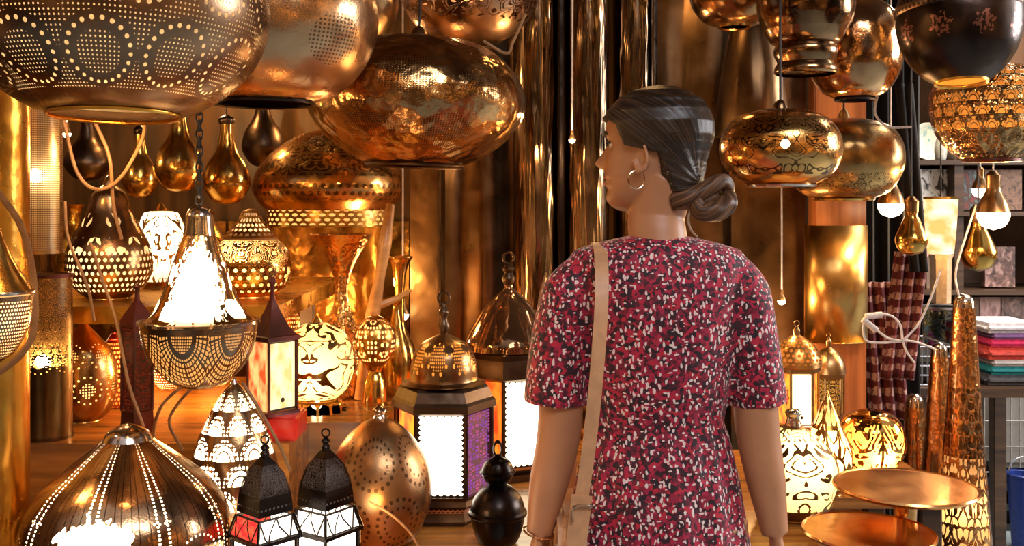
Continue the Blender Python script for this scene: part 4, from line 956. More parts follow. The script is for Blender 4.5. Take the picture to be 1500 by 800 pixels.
# copper cones on the floor
conem = metal('pierced_copper', (0.90, 0.46, 0.20), (0.5, 0.22, 0.08), 0.22, holes=p_leaf(7, 26, 0.05, 0.66, 0.13, 0.7, 3.0), etch=p_leaf(7, 26, 0.05, 0.8, 0.10, 0.7, 3.0), bump=0.3, bscale=30)
conem2 = metal('smooth_copper', (0.95, 0.50, 0.22), (0.6, 0.28, 0.1), 0.2, etch=p_curl(6, 14, 0.0, 0.6, 0.4, 5.0), bump=0.3, bscale=25)
for cx, yt, r0, r1, Y, mt, lab, gl in ((1412, 432, 15, 66, 2.6, conem, 'tallest pierced copper cone lamp at the right', 0.35),
                             (1376, 503, 12, 60, 2.85, conem2, 'middle copper cone lamp left of the tallest one', 0.0),
                             (1340, 578, 13, 52, 3.0, conem2, 'shortest copper cone lamp behind the round tray', 0.0)):
    L = Lamp('floor_lamp', lab, 'floor lamp', cx, Y, z=0.0, group='copper cone floor lamps'); yb = L.yb
    pr = [(r1, yb)] + [(r0 + (r1 - r0) * (1 - t) ** 1.15, yb + (yt + 8 - yb) * t) for t in (0.2, 0.4, 0.6, 0.8, 0.93)] + [(r0 * 1.0, yt + 16), (r0 * .8, yt + 5), (r0 * .35, yt), (0.5, yt)]
    L.part('shell', pr, mt, 5); L.part('foot', [(r1 - 2, yb), (r1 + 3, yb), (r1 + 2, yb - 6), (r1 - 1, yb - 7)], M['copper'], 0)
    L.part('tip', [(r0 * 1.03, yt + 18), (r0 * .86, yt + 5), (r0 * .4, yt - 1), (0.5, yt - 1.5)], M['silver'], 3, 32)  # silvered tip puts the white skylight on the cone into its colour
    if gl:
        L.part('added_liner', [(a * .92, b) for a, b in pr[:-3]], M['liner'], 4)
        for yy in (850, 740, 620): L.light(0, yy, gl * (yy / 800) ** 2, -0.02)

# ================================================================== FAR RIGHT BACKGROUND
def flat(name, px0, px1, py0, py1, Y, th, mat, label, cat, group=None):
    a, b = W(px0, py1, Y), W(px1, py0, Y); bm = bmesh.new(); c = Vector(((a.x + b.x) / 2, Y, a.z))
    w = (b.x - a.x) / 2; h = b.z - a.z
    add_box(bm, -w, w, 0, th, 0, h); uv = bm.loops.layers.uv.verify()
    for f in bm.faces:
        for lp in f.loops: lp[uv].uv = ((lp.vert.co.x + w) / (2 * w), lp.vert.co.z / h)
    o = link_mesh(name, bm, mat, None, False); o.location = c; return tag(o, label, cat, group)
def picmat(name, cols, sx=4, sy=4, seed=0.0):
    m, nt, out = newmat(name); U, V = uvw(nt)
    n = noise(nt, comb(nt, U * sx + seed, V * sy, seed), 1.0, 3.0, 1.0)
    c = ramp(nt, n.outputs['Fac'], [(0.3 + 0.4 * i / max(1, len(cols) - 1), q) for i, q in enumerate(cols)])
    p = nt.nodes.new('ShaderNodeBsdfPrincipled'); p.inputs['Roughness'].default_value = 0.5
    nt.links.new(c, p.inputs['Base Color']); nt.links.new(p.outputs[0], out.inputs[0]); return m
# far shelving unit
Yf = 4.6
r = empty('display_rack', (wx(1420, Yf), Yf + 0.2, 0.0), 'dark rack with shelves of goods in the alley background', 'shelf'); b = r.location
for px in (1338, 1405, 1590):
    bm = bmesh.new(); x = wx(px, Yf) - b.x; add_box(bm, x - .02, x + .02, -.2, .2, 0, 2.6); link_mesh('upright', bm, M['wood_d'], r, False)
for yy in (235, 310, 425, 500):
    bm = bmesh.new(); add_box(bm, wx(1338, Yf) - b.x, wx(1590, Yf) - b.x, -.22, .2, wz(yy, Yf) - .02, wz(yy, Yf)); link_mesh('shelf_board', bm, M['wood_d'], r, False)
bm = bmesh.new(); add_box(bm, wx(1338, Yf) - b.x, wx(1590, Yf) - b.x, .2, .22, 0, 2.6); link_mesh('back_panel', bm, cloth('rack_back', (0.16, 0.09, 0.055), 0.8, 6, 0.5), r, False)
def onshelf(px0, px1, h, yy, mat, name, label, cat, th=0.03, dy=-0.12, group=None):
    z0 = wz(yy, Yf); Y = Yf + 0.2 + dy; a = wx(px0, Yf); c = wx(px1, Yf); bm = bmesh.new(); w = (c - a) / 2; hh = min(h, 60 if yy != 425 else 96) * Yf / F
    add_box(bm, -w, w, 0, th, 0, hh); uv = bm.loops.layers.uv.verify()
    for f in bm.faces:
        for lp in f.loops: lp[uv].uv = ((lp.vert.co.x + w) / (2 * w), lp.vert.co.z / hh)
    o = link_mesh(name, bm, mat, None, False); o.location = ((a + c) / 2, Y, z0 + 0.001); tag(o, label, cat, group); return o
pl = picmat('teal_white_glaze', [(0.75, 0.75, 0.68), (0.75, 0.78, 0.72), (0.15, 0.42, 0.48)], 3, 4, 2.0)
L = Lamp('plate', 'white and teal glazed plate propped up on the top rack shelf', 'plate', 1358, 4.72, z=wz(235, 4.6) + 0.001)
z0 = 0; bm = bmesh.new(); add_lathe(bm, [(0.0005, 0.0), (0.05, 0.0), (0.085, 0.018), (0.088, 0.02), (0.086, 0.024), (0.05, 0.006), (0.0005, 0.005)], 48, M4=Matrix.Translation((0, 0, 0.088)) @ Matrix.Rotation(PI / 2 - 0.12, 4, 'X') @ Matrix.Diagonal((1, 1, 1, 1)))
o = link_mesh('dish', bm, pl, L.root)
onshelf(1346, 1403, 72, 307, picmat('print_figures', [(0.03, 0.025, 0.02), (0.10, 0.07, 0.05), (0.85, 0.80, 0.70), (0.88, 0.82, 0.74), (0.9, 0.85, 0.75)], 6, 4, 5.0), 'poster', 'pale print with black figures on the rack above the glowing shade', 'picture')
onshelf(1368, 1402, 100, 425, picmat('beige_cloth_print', [(0.3, 0.2, 0.14), (0.55, 0.40, 0.28)], 3, 3, 8.0), 'picture_frame', 'beige panel on the rack beside the glowing shade', 'picture')
onshelf(1447, 1478, 62, 498, picmat('pink_print', [(0.25, 0.12, 0.11), (0.55, 0.32, 0.28), (0.6, 0.38, 0.33)], 3, 3, 1.0), 'picture_frame', 'pinkish framed picture on the lower rack shelf right of the tall cone', 'picture')
onshelf(1480, 1520, 60, 498, picmat('dark_portrait', [(0.05, 0.03, 0.03), (0.2, 0.12, 0.1), (0.45, 0.28, 0.22)], 3, 3, 4.0), 'picture_frame', 'dark framed portrait next to the pinkish picture', 'picture')
onshelf(1412, 1446, 60, 498, picmat('brown_print', [(0.08, 0.04, 0.03), (0.3, 0.16, 0.08)], 3, 3, 9.0), 'picture_frame', 'brown picture half hidden behind the tip of the tall cone', 'picture')
onshelf(1455, 1500, 84, 423, picmat('dark_relief', [(0.03, 0.02, 0.018), (0.18, 0.09, 0.07), (0.5, 0.3, 0.25)], 5, 5, 3.0), 'picture_frame', 'dark carved relief on the rack behind the brass bulb pendant', 'picture')
onshelf(1408, 1450, 66, 308, picmat('mixed_red', [(0.35, 0.06, 0.04), (0.08, 0.04, 0.03), (0.2, 0.3, 0.28)], 5, 5, 6.0), 'poster', 'red and green print on the rack behind the small lit bulb', 'picture')
onshelf(1455, 1510, 66, 308, picmat('mixed_brown', [(0.05, 0.03, 0.02), (0.35, 0.18, 0.1), (0.1, 0.05, 0.03)], 5, 5, 7.0), 'poster', 'brown print on the rack behind the largest lit bulb', 'picture')
for i, (px, h, colr, lab) in enumerate(((1412, 40, (0.6, 0.45, 0.3), 'cream jar'), (1428, 52, (0.1, 0.25, 0.25), 'dark teal jar'), (1448, 44, (0.5, 0.15, 0.08), 'red brown jar'), (1470, 56, (0.35, 0.25, 0.15), 'tan jar'), (1492, 46, (0.08, 0.06, 0.05), 'black jar'), (1378, 42, (0.5, 0.5, 0.42), 'pale grey jar'))):
    L = Lamp('jar', lab + ' on the highest rack shelf behind the hammered bowl lamp', 'jar', px, 4.6, z=wz(235, Yf) + 0.001, group='jars on the rack'); y = L.yb
    L.part('body', [(1, y), (7, y), (9, y - h * .4), (6, y - h * .75), (4, y - h * .85), (5, y - h)], cloth('jar_glaze', colr, 0.25), 4, 24); L.part('lid', [(5.5, y - h), (4, y - h - 3), (.5, y - h - 6)], M['old_brass'], 2, 16)
# goods table in alley
prism('goods_table', [(wx(1322, 3.6), 3.45), (wx(1560, 3.6), 3.45), (wx(1560, 3.6), 4.1), (wx(1322, 3.6), 4.1)], 0.80, 0.83, M['wood_d'], 'dark market table stacked with folded textiles and baskets', 'table',
      ((wx(1330, 3.6), 3.5), (wx(1550, 3.6), 3.5), (wx(1330, 3.6), 4.05), (wx(1550, 3.6), 4.05)))
z = 0.831
for i, (hh, colr, lab) in enumerate(((0.035, (0.10, 0.10, 0.11), 'charcoal folded cloth at the bottom of the stack'), (0.03, (0.02, 0.28, 0.30), 'teal folded cloth in the stack'), (0.02, (0.55, 0.5, 0.48), 'grey folded cloth above the teal one'), (0.045, (0.80, 0.10, 0.07), 'coral red folded cloth in the stack'),
                                     (0.025, (0.75, 0.03, 0.14), 'crimson pink folded cloth in the stack'), (0.02, (0.25, 0.12, 0.3), 'purple folded cloth in the stack'), (0.035, (0.75, 0.72, 0.75), 'white folded cloth on top of the stack'))):
    dx = (i % 3 - 1) * 0.012; bm = bmesh.new(); add_box(bm, -.10, .10, -.12, .12, 0, hh); bmesh.ops.bevel(bm, geom=bm.edges, offset=hh * .42, segments=3, affect='EDGES')
    o = link_mesh('folded_cloth', bm, cloth('folded_fabric_%d' % i, colr, 0.85)); o.location = (wx(1472, 3.6) + dx, 3.62, z); z += hh + 0.0005; tag(o, lab + ' right of the tallest copper cone', 'folded cloth', 'folded cloths on the goods table')
def basket(px0, px1, Y, z0, h, d, label, mat, name='wire_basket'):
    x0, x1 = wx(px0, Y), wx(px1, Y); w = (x1 - x0) / 2; r = empty(name, ((x0 + x1) / 2, Y, z0), label, 'basket')
    bm = bmesh.new(); 
    for zz in [h * i / 4 for i in range(5)]:
        for a, b_ in (((-w, 0), (w, 0)), ((w, 0), (w, d)), ((w, d), (-w, d)), ((-w, d), (-w, 0))): add_tube(bm, [(a[0], a[1], zz), (b_[0], b_[1], zz)], 0.0035, 5, 1)
    link_mesh('hoops', bm, mat, r); bm = bmesh.new(); n = 9
    for i in range(n + 1):
        x = -w + 2 * w * i / n
        add_tube(bm, [(x, 0, 0), (x, 0, h)], 0.003, 5, 1)
    add_tube(bm, [(-w, 0, h), (w, 0, h)], 0.0036, 5, 1); link_mesh('bar_panel', bm, mat, r); bm = bmesh.new()
    for i in range(n + 1):
        x = -w + 2 * w * i / n; add_tube(bm, [(x, d, 0), (x, d, h)], 0.003, 5, 1)
    add_tube(bm, [(-w, d, h), (w, d, h)], 0.0036, 5, 1); link_mesh('bar_panel', bm, mat, r); return r
M['chrome'] = metal('white_wire', (0.7, 0.72, 0.75), (0.4, 0.4, 0.42), 0.3)
basket(1326, 1400, 3.5, 0.834, 0.13, 0.28, 'dark wire basket on the goods table behind the short copper cone', M['chrome'])
bm = bmesh.new(); add_box(bm, -.075, .075, 0, .2, 0, 0.09); bmesh.ops.bevel(bm, geom=bm.edges, offset=0.02, segments=3, affect='EDGES')
o = link_mesh('dark_bundle', bm, cloth('black_bundle', (0.02, 0.02, 0.022), 0.8)); o.location = (wx(1362, 3.55), 3.54, 0.838); tag(o, 'black folded bundle lying inside the wire basket', 'bundle')
# cauldron like pot and magenta bag on basket's back
L = Lamp('pot', 'grey green shiny metal pot on the goods table left of the tallest cone', 'pot', 1380, 3.95, z=0.831); y = L.yb
L.part('body', [(1, y), (22, y), (26, y - 20), (28, 470), (27, 452)], metal('teal_steel', (0.35, 0.42, 0.4), (0.1, 0.14, 0.14), 0.12, bump=0.7, bscale=20), 4, 40); L.part('rim', [(27, 453), (29, 451), (29, 448), (26, 449)], M['chrome'], 0, 40)
bm = bmesh.new(); add_box(bm, -.06, .06, 0, .10, 0, 0.10); bmesh.ops.bevel(bm, geom=bm.edges, offset=0.03, segments=3, affect='EDGES')
o = link_mesh('cloth_bundle', bm, cloth('magenta', (0.55, 0.03, 0.15), 0.8, 25, 0.6, c2=(0.1, 0.02, 0.05))); o.location = (wx(1330, 3.95), 3.86, 0.8315); tag(o, 'magenta cloth bundle behind the wire basket', 'bundle')
# crates on floor
def crate(px0, px1, Y, z0, h, d, label, mat):
    x0, x1 = wx(px0, Y), wx(px1, Y); w = (x1 - x0) / 2; r = empty('crate', ((x0 + x1) / 2, Y, z0), label, 'crate', 'black crates')
    bm = bmesh.new(); t = 0.012
    for zz in (0, h * .33, h * .66, h - .03):
        add_box(bm, -w, w, 0, t, zz, zz + .03); add_box(bm, -w, w, d - t, d, zz, zz + .03); add_box(bm, -w, -w + t, 0, d, zz, zz + .03); add_box(bm, w - t, w, 0, d, zz, zz + .03)
    link_mesh('rails', bm, mat, r, False); bm = bmesh.new()
    for x in [-w + (2 * w - .03) * i / 6 for i in range(7)]: add_box(bm, x, x + .025, .002, t - .002, 0, h)
    link_mesh('slats', bm, mat, r, False); bm = bmesh.new(); add_box(bm, -w + t, w - t, t, d - t, 0, .01); link_mesh('bottom', bm, mat, r, False)
M['plastic'] = cloth('black_plastic', (0.02, 0.02, 0.022), 0.4)
crate(1446, 1560, 4.55, 0.0, 0.27, 0.4, 'black slatted crate on the floor at the right edge', M['plastic'])
basket(1442, 1560, 4.5, 0.275, 0.45, 0.42, 'tall woven wire basket standing on the black crate', cloth('grey_wire', (0.35, 0.32, 0.28), 0.5))
bm = bmesh.new(); add_box(bm, -.17, .17, 0, .36, 0, 0.40); bmesh.ops.bevel(bm, geom=bm.edges, offset=0.03, segments=3, affect='EDGES')
o = link_mesh('patterned_cloth', bm, picmat('net_cloth', [(0.02, 0.02, 0.02), (0.45, 0.40, 0.34), (0.06, 0.05, 0.05)], 9, 12, 2.0)); o.location = (wx(1500, 4.55), 4.53, 0.28); tag(o, 'black and beige patterned cloth filling the tall wire basket', 'cloth')
L = Lamp('bucket', 'dark blue bucket on the floor cut by the right edge', 'bucket', 1502, 4.3, z=0.0); y = L.yb
L.part('body', [(1, y), (18, y), (24, y - 90), (25, y - 110), (27, y - 112), (25, y - 114)], cloth('blue_plastic', (0.02, 0.05, 0.28), 0.35), 0, 40)
bm = bmesh.new(); add_torus(bm, 0.072, 0.003, Matrix.Translation((0, 0, 112 * L.k)) @ Matrix.Rotation(PI / 2, 4, 'X'), 24, 6, PI); link_mesh('handle', bm, M['chrome'], L.root)

# ================================================================== WOMAN
YW = 1.8; KW = F / YW
def BX(px): return (px - 750) / KW
def BZ_(py): return CZ - (py - 300) / KW
AX = BX(964)
def interp(tab, z):
    if z <= tab[0][0]: return tab[0][1:]
    for a, b in zip(tab, tab[1:]):
        if z <= b[0]:
            t = (z - a[0]) / (b[0] - a[0]); t = t * t * (3 - 2 * t) * 0.5 + t * 0.5
            return tuple(p + (q - p) * t for p, q in zip(a[1:], b[1:]))
    return tab[-1][1:]
def add_loft(bm, secs, segs=40, uvn=None):
    """secs: (cx, cy, z, rx, ry, [fold amp, folds])"""
    rings = []
    for s in secs:
        cx, cy, z, rx, ry = s[:5]; am, nf = (s[5], s[6]) if len(s) > 5 else (0, 1)
        rings.append([bm.verts.new((cx + rx * (1 + am * math.cos(nf * t + math.sin(2 * t) * .8)) * math.cos(t), cy + ry * (1 + am * math.cos(nf * t + math.sin(2 * t) * .8)) * math.sin(t), z)) for t in (2 * PI * j / segs for j in range(segs))])
    for A, B in zip(rings, rings[1:]):
        for j in range(segs):
            k = (j + 1) % segs; bm.faces.new((A[j], A[k], B[k], B[j]))
    bm.faces.new(rings[0][::-1]); bm.faces.new(rings[-1])
HEAD = [(-0.006, 0.070, 0.020, 0.018), (0.002, 0.086, 0.000, 0.034), (0.012, 0.0945, -0.018, 0.043), (0.024, 0.096, -0.030, 0.051), (0.035, 0.0905, -0.040, 0.056), (0.045, 0.0965, -0.048, 0.059),
        (0.0535, 0.0930, -0.054, 0.061), (0.062, 0.0985, -0.060, 0.063), (0.072, 0.0950, -0.067, 0.065), (0.085, 0.0965, -0.077, 0.068), (0.105, 0.0935, -0.088, 0.071), (0.122, 0.0885, -0.095, 0.073), (0.138, 0.0955, -0.099, 0.075),
        (0.160, 0.0935, -0.099, 0.076), (0.180, 0.083, -0.092, 0.071), (0.197, 0.064, -0.078, 0.059), (0.209, 0.040, -0.056, 0.042), (0.216, 0.012, -0.030, 0.020), (0.2175, 0.0, -0.012, 0.006)]
NOSE = [(0.060, 0.0), (0.072, 0.008), (0.080, 0.024), (0.086, 0.0275), (0.094, 0.022), (0.106, 0.014), (0.118, 0.007), (0.128, 0.002), (0.14, 0.0)]
def head_pt(z, th, off=0.0, tab=None):
    xf, xb, w = interp(tab or HEAD, z); cx = (xf + xb) / 2; a = (xf - xb) / 2 + off; b = w + off
    c, s = math.cos(th), math.sin(th); e = 0.88
    x = cx + a * math.copysign(abs(c) ** e, c); y = b * math.copysign(abs(s) ** e, s)
    n = interp(NOSE, z)[0] if c > 0 else 0.0
    x += n * math.exp(-(y / 0.0125) ** 2)
    if c > 0:
        ex = 0.006 * math.exp(-((abs(y) - 0.032) / 0.015) ** 2 - ((z - 0.120) / 0.013) ** 2)   # eye sockets
        x -= ex
    return Vector((x, y, z))
HS = 0.935; HA = math.radians(24)
HC = Vector((BX(962), YW + 0.012, 1.4475 - 0.003))
fwd = Vector((-math.cos(HA), math.sin(HA), 0)); lat = Vector((-math.sin(HA), -math.cos(HA), 0))
HM = Matrix(((fwd.x, lat.x, 0, HC.x), (fwd.y, lat.y, 0, HC.y), (0, 0, 1, HC.z), (0, 0, 0, 1))) @ Matrix.Diagonal((HS, HS, HS, 1))
wroot = empty('person', (AX, YW, 0.0), 'woman in a red patterned dress seen from behind, hair in a low bun, looking left', 'person')
WR = Matrix.Translation(-Vector((AX, YW, 0.0)))
# body
bm = bmesh.new()
zs = [HEAD[0][0] + (HEAD[-1][0] - HEAD[0][0]) * i / 84 for i in range(85)]; S = 96
rings = [[bm.verts.new(HM @ head_pt(z, 2 * PI * j / S)) for j in range(S)] for z in zs]
for A, B in zip(rings, rings[1:]):
    for j in range(S):
        k = (j + 1) % S; bm.faces.new((A[j], A[k], B[k], B[j]))
bm.faces.new(rings[0][::-1]); bm.faces.new(rings[-1])
# ear (left, towards camera) and right ear
for sgn in (1, -1):
    E0 = HM @ Matrix.Translation((0.008, sgn * 0.079, 0.096)) @ Matrix.Rotation(sgn * -0.25, 4, 'Z') @ Matrix.Rotation(0.16, 4, 'Y')
    add_torus(bm, 1.0, 0.26, E0 @ Matrix.Diagonal((0.0155, 0.012, 0.0275, 1)) @ Matrix.Rotation(PI / 2, 4, 'X') @ Matrix.Rotation(0.9, 4, 'Z'), 24, 8, 5.2)
    add_ball(bm, E0 @ Vector((-0.002, -sgn * 0.009, -0.002)), 1.0, 16, (E0.to_3x3().normalized().to_4x4()), 0.011, 0.004, 0.022)
    add_ball(bm, E0 @ Vector((0.006, -sgn * 0.001, -0.026)), 0.0075, 12)
# neck, torso
add_tube(bm, [HM @ Vector((-0.018, 0, 0.06)), Vector((BX(963), YW + .012, 1.43)), Vector((AX, YW, 1.39)), Vector((AX, YW, 1.34))], [0.056, 0.050, 0.051, 0.062], 32, 6)
add_loft(bm, [(AX, YW, z, rx, ry) for z, rx, ry in ((0.86, .14, .09), (0.95, .135, .085), (1.06, .105, .072), (1.15, .11, .078), (1.25, .125, .085), (1.33, .13, .075), (1.365, .10, .055), (1.385, .055, .045))])
# arms
LA = [Vector((BX(850), YW, BZ_(405))), Vector((BX(826), YW - .005, BZ_(500))), Vector((BX(819), YW - .01, BZ_(628))), Vector((BX(803), YW - .02, BZ_(705))), Vector((BX(789), YW - .03, BZ_(775)))]
RA = [Vector((BX(1078), YW, BZ_(405))), Vector((BX(1100), YW - .005, BZ_(500))), Vector((BX(1107), YW - .01, BZ_(622))), Vector((BX(1118), YW - .02, BZ_(700))), Vector((BX(1129), YW - .03, BZ_(775)))]
for A in (LA, RA): add_tube(bm, A, [0.040, 0.040, 0.0385, 0.034, 0.0225], 24, 8)
# hands: palm and fingers hanging, slightly curled; inner side faces the body
for A, s in ((LA, 1), (RA, -1)):
    w = A[-1]; d = (A[-1] - A[-2]).normalized(); fy = Vector((0, -1, 0)); ax = Vector((s, 0, 0))
    # palm plane: across = Y, thickness = X
    p0 = w + d * 0.02; p1 = w + d * 0.085
    bm2 = []
    add_tube(bm, [w - d * .01, p0, w + d * .05, p1], [0.021, 0.026, 0.034, 0.032], 20, 5, flat=0.45, side=(0, 1, 0))
    for i, (yo, L1, rr) in enumerate(((-.027, .072, .0085), (-.009, .080, .009), (.009, .074, .0085), (.026, .058, .0075))):
        b0 = w + d * 0.07 + Vector((0, yo, 0)); b1 = b0 + d * 0.03 + Vector((0, yo * .25, 0)); b2 = b1 + d * (L1 * .45) + Vector((s * .008, yo * .2, 0)); b3 = b2 + d * (L1 * .38) + Vector((s * .022, 0, 0))
        add_tube(bm, [b0, b1, b2, b3], [rr * 1.05, rr, rr * .95, rr * .75], 12, 5)
    t0 = w + d * 0.025 + Vector((0, -.014, 0)); add_tube(bm, [t0, t0 + d * .03 + Vector((s * .008, -.026, 0)), t0 + d * .062 + Vector((s * .014, -.032, 0)), t0 + d * .082 + Vector((s * .02, -.028, 0))], [0.013, 0.0115, 0.0095, 0.008], 12, 5)
# legs and feet
for s in (-1, 1):
    add_tube(bm, [Vector((AX + s * .075, YW, .90)), Vector((AX + s * .078, YW, .68)), Vector((AX + s * .075, YW - .005, .47)), Vector((AX + s * .075, YW - .02, .33)), Vector((AX + s * .075, YW - .005, .09)), Vector((AX + s * .075, YW, .05))], [0.082, 0.07, 0.052, 0.05, 0.034, 0.034], 24, 8)
    add_tube(bm, [Vector((AX + s * .075, YW - .045, .035)), Vector((AX + s * .078, YW + .03, .045)), Vector((AX + s * .085, YW + .12, .03)), Vector((AX + s * .088, YW + .175, .024))], [0.026, 0.034, 0.032, 0.018], 20, 6, flat=0.8)
bm.transform(WR)
m, nt, out = newmat('skin'); p = nt.nodes.new('ShaderNodeBsdfPrincipled'); n = noise(nt, objco(nt), 18, 3)
nt.links.new(mixc(nt, n.outputs['Fac'], (0.40, 0.18, 0.085), (0.54, 0.255, 0.125)), p.inputs['Base Color'])
p.inputs['Roughness'].default_value = 0.45; p.inputs['Subsurface Weight'].default_value = 0.12; p.inputs['Subsurface Radius'].default_value = (0.02, 0.008, 0.004); p.inputs['Subsurface Scale'].default_value = 0.5
nt.links.new(p.outputs[0], out.inputs[0]); M['skin'] = m
body = link_mesh('body', bm, m, wroot, True, sharp=0)
md = body.modifiers.new('r', 'REMESH'); md.mode = 'VOXEL'; md.voxel_size = 0.0032; md.use_smooth_shade = True
md = body.modifiers.new('s', 'SMOOTH'); md.factor = 0.5; md.iterations = 5
# eyes, brows, lips
for s in (1, -1):
    bm = bmesh.new(); add_ball(bm, HM @ Vector((0.0705, s * 0.030, 0.119)), 0.0115, 16); bm.transform(WR); link_mesh('eye', bm, cloth('eye_white', (0.75, 0.7, 0.66), 0.2), wroot)
    bm = bmesh.new(); add_ball(bm, HM @ Vector((0.0785, s * 0.0305, 0.119)), 0.0050, 12); bm.transform(WR); link_mesh('iris', bm, cloth('iris', (0.05, 0.025, 0.015), 0.1), wroot)
    bm = bmesh.new(); add_tube(bm, [HM @ Vector((0.086, s * 0.018, 0.1225)), HM @ Vector((0.086, s * 0.032, 0.127)), HM @ Vector((0.077, s * 0.044, 0.122))], 0.0018, 6, 5); bm.transform(WR); link_mesh('eyelashes', bm, M['cord_d'], wroot)
    bm = bmesh.new(); add_tube(bm, [HM @ head_pt(0.137, s * 0.18, .001), HM @ head_pt(0.143, s * 0.40, .001), HM @ head_pt(0.138, s * 0.62, .001)], [0.003, 0.0034, 0.0015], 6, 5); bm.transform(WR); link_mesh('eyebrow', bm, M['cord_d'], wroot)
bm = bmesh.new()
for z, rr in ((0.0468, 0.0046), (0.0585, 0.0042)):
    add_tube(bm, [HM @ head_pt(0.0525, -0.36, -.001), HM @ (head_pt(z, -0.15, 0.0)), HM @ head_pt(z - .0008, 0, 0.0), HM @ (head_pt(z, 0.15, 0.0)), HM @ head_pt(0.0525, 0.36, -.001)], [0.0015, rr, rr, rr, 0.0015], 8, 6)
bm.transform(WR); link_mesh('lips', bm, cloth('lip', (0.50, 0.13, 0.10), 0.4), wroot)

# hair
def hairmask(p):
    """head-local point -> 1 under hair; hairline runs from the forehead down before the ear and round behind it to the nape"""
    x, y, z = p
    if z > 0.116: lim = 0.040 + (z - 0.116) * 0.42 + (0.0 if z < 0.155 else (z - 0.155) * 1.6)   # front edge of hair
    elif z > 0.103: lim = -0.014 + (z - 0.103) / 0.013 * 0.054
    elif z > 0.03: lim = -0.020 - (0.103 - z) * 0.30
    else: lim = -1
    if abs(y) < 0.045 and z > 0.12: lim = max(lim, 0.0) + 0.022 * (1 - abs(y) / 0.045)
    d = (lim - x) / 0.010
    d2 = (z - 0.012) / 0.010
    v = max(0.0, min(1.0, min(d, d2) + 0.3)); return v * v * (3 - 2 * v)
HHAIR = [(z, xf, min(xb, -0.070 - z * 0.16) if z < 0.11 else xb, max(w, 0.052)) if z < 0.19 else (z, xf, xb, w) for z, xf, xb, w in HEAD]
bm = bmesh.new(); uv = bm.loops.layers.uv.verify(); S = 160; NZ = 130
BUN = Vector((-0.098, 0.018, 0.028)); FRT = Vector((0.07, 0.0, 0.17)); axv = (FRT - BUN).normalized()
pa = axv.cross(Vector((0, 1, 0))).normalized(); pb = axv.cross(pa)
zs = [0.004 + (0.2175 - 0.004) * i / NZ for i in range(NZ + 1)]
vv = {}; co = {}
for i, z in enumerate(zs):
    for j in range(S):
        th = 2 * PI * j / S; q = head_pt(z, th, 0, HHAIR); mk = hairmask(q); rel = q - BUN; ang = math.atan2(rel.dot(pb), rel.dot(pa))
        off = -0.008 + mk * (0.019 + 0.0004 * math.sin(ang * 61) + 0.0008 * math.sin(ang * 13 + 1))
        q2 = head_pt(z, th, -0.008).lerp(head_pt(z, th, off, HHAIR), min(1.0, mk * 1.6)); 
        t = max(0.0, (z - 0.16) / 0.0575); q2.z += mk * t * t * 0.012 - (1 - mk) * t * 0.004
        vv[i, j] = bm.verts.new(HM @ q2); co[i, j] = (ang / (2 * PI) + 0.5, (rel.length) * 5)
for i in range(NZ):
    for j in range(S):
        k = (j + 1) % S; f = bm.faces.new((vv[i, j], vv[i, k], vv[i + 1, k], vv[i + 1, j]))
        for lp, key in zip(f.loops, ((i, j), (i, k), (i + 1, k), (i + 1, j))): lp[uv].uv = co[key]
f = bm.faces.new([vv[NZ, j] for j in range(S)])
for lp in f.loops: lp[uv].uv = (0.5, 0.8)
bm.transform(WR)
def hairmat(name, bands=90):
    m, nt, out = newmat(name); U, V = uvw(nt)
    n = noise(nt, comb(nt, U * bands, V * 1.2), 1.0, 5.0, 0.3, 0.75)
    p = nt.nodes.new('ShaderNodeBsdfPrincipled'); p.inputs['Roughness'].default_value = 0.33
    nt.links.new(ramp(nt, n.outputs['Fac'], [(0.3, (0.006, 0.0045, 0.0035)), (0.52, (0.024, 0.014, 0.009)), (0.72, (0.14, 0.072, 0.038))]), p.inputs['Base Color'])
    p.inputs['Specular IOR Level'].default_value = 0.45 if bands > 50 else 0.25; p.inputs['Anisotropic'].default_value = 0.5
    b = nt.nodes.new('ShaderNodeBump'); b.inputs['Strength'].default_value = 0.3; b.inputs['Distance'].default_value = 0.003
    nt.links.new(n.outputs['Fac'], b.inputs['Height']); nt.links.new(b.outputs[0], p.inputs['Normal']); nt.links.new(p.outputs[0], out.inputs[0]); return m
M['hair'] = hairmat('hair', 150)
hair = link_mesh('hair', bm, M['hair'], wroot, True, sharp=0)
# bun: twisted rope coil
def rope(pts, rad, parent, name, twist=3):
    bm = bmesh.new(); uv = bm.loops.layers.uv.verify(); P = catmull(pts, 10); n = len(P); sg = 28; rings = []
    for i, p_ in enumerate(P):
        t = (P[min(i + 1, n - 1)] - P[max(i - 1, 0)]).normalized(); a = t.cross(Vector((0, 1, 0.1))).normalized(); b = t.cross(a)
        s = i / (n - 1) * (len(rad) - 1); kk = min(int(s), len(rad) - 2); r = rad[kk] + (rad[kk + 1] - rad[kk]) * (s - kk); row = []
        for j in range(sg):
            q = 2 * PI * j / sg; rr = r * (1 + 0.07 * math.cos(5 * q + i / n * twist * 6)); row.append(bm.verts.new(p_ + a * math.cos(q) * rr + b * math.sin(q) * rr))
        rings.append(row)
    for i in range(n - 1):
        for j in range(sg):
            k = (j + 1) % sg; f = bm.faces.new((rings[i][j], rings[i][k], rings[i + 1][k], rings[i + 1][j]))
            for lp, (ii, jj) in zip(f.loops, ((i, j), (i, j + 1), (i + 1, j + 1), (i + 1, j))): lp[uv].uv = (jj / sg + ii / n * twist * .2, ii / n * .6)
    bm.faces.new(rings[0][::-1]); bm.faces.new(rings[-1]); bm.transform(WR)
    return link_mesh(name, bm, M['bunhair'], parent, True, sharp=0)
m = hairmat('hair_bun', 26); M['bunhair'] = m
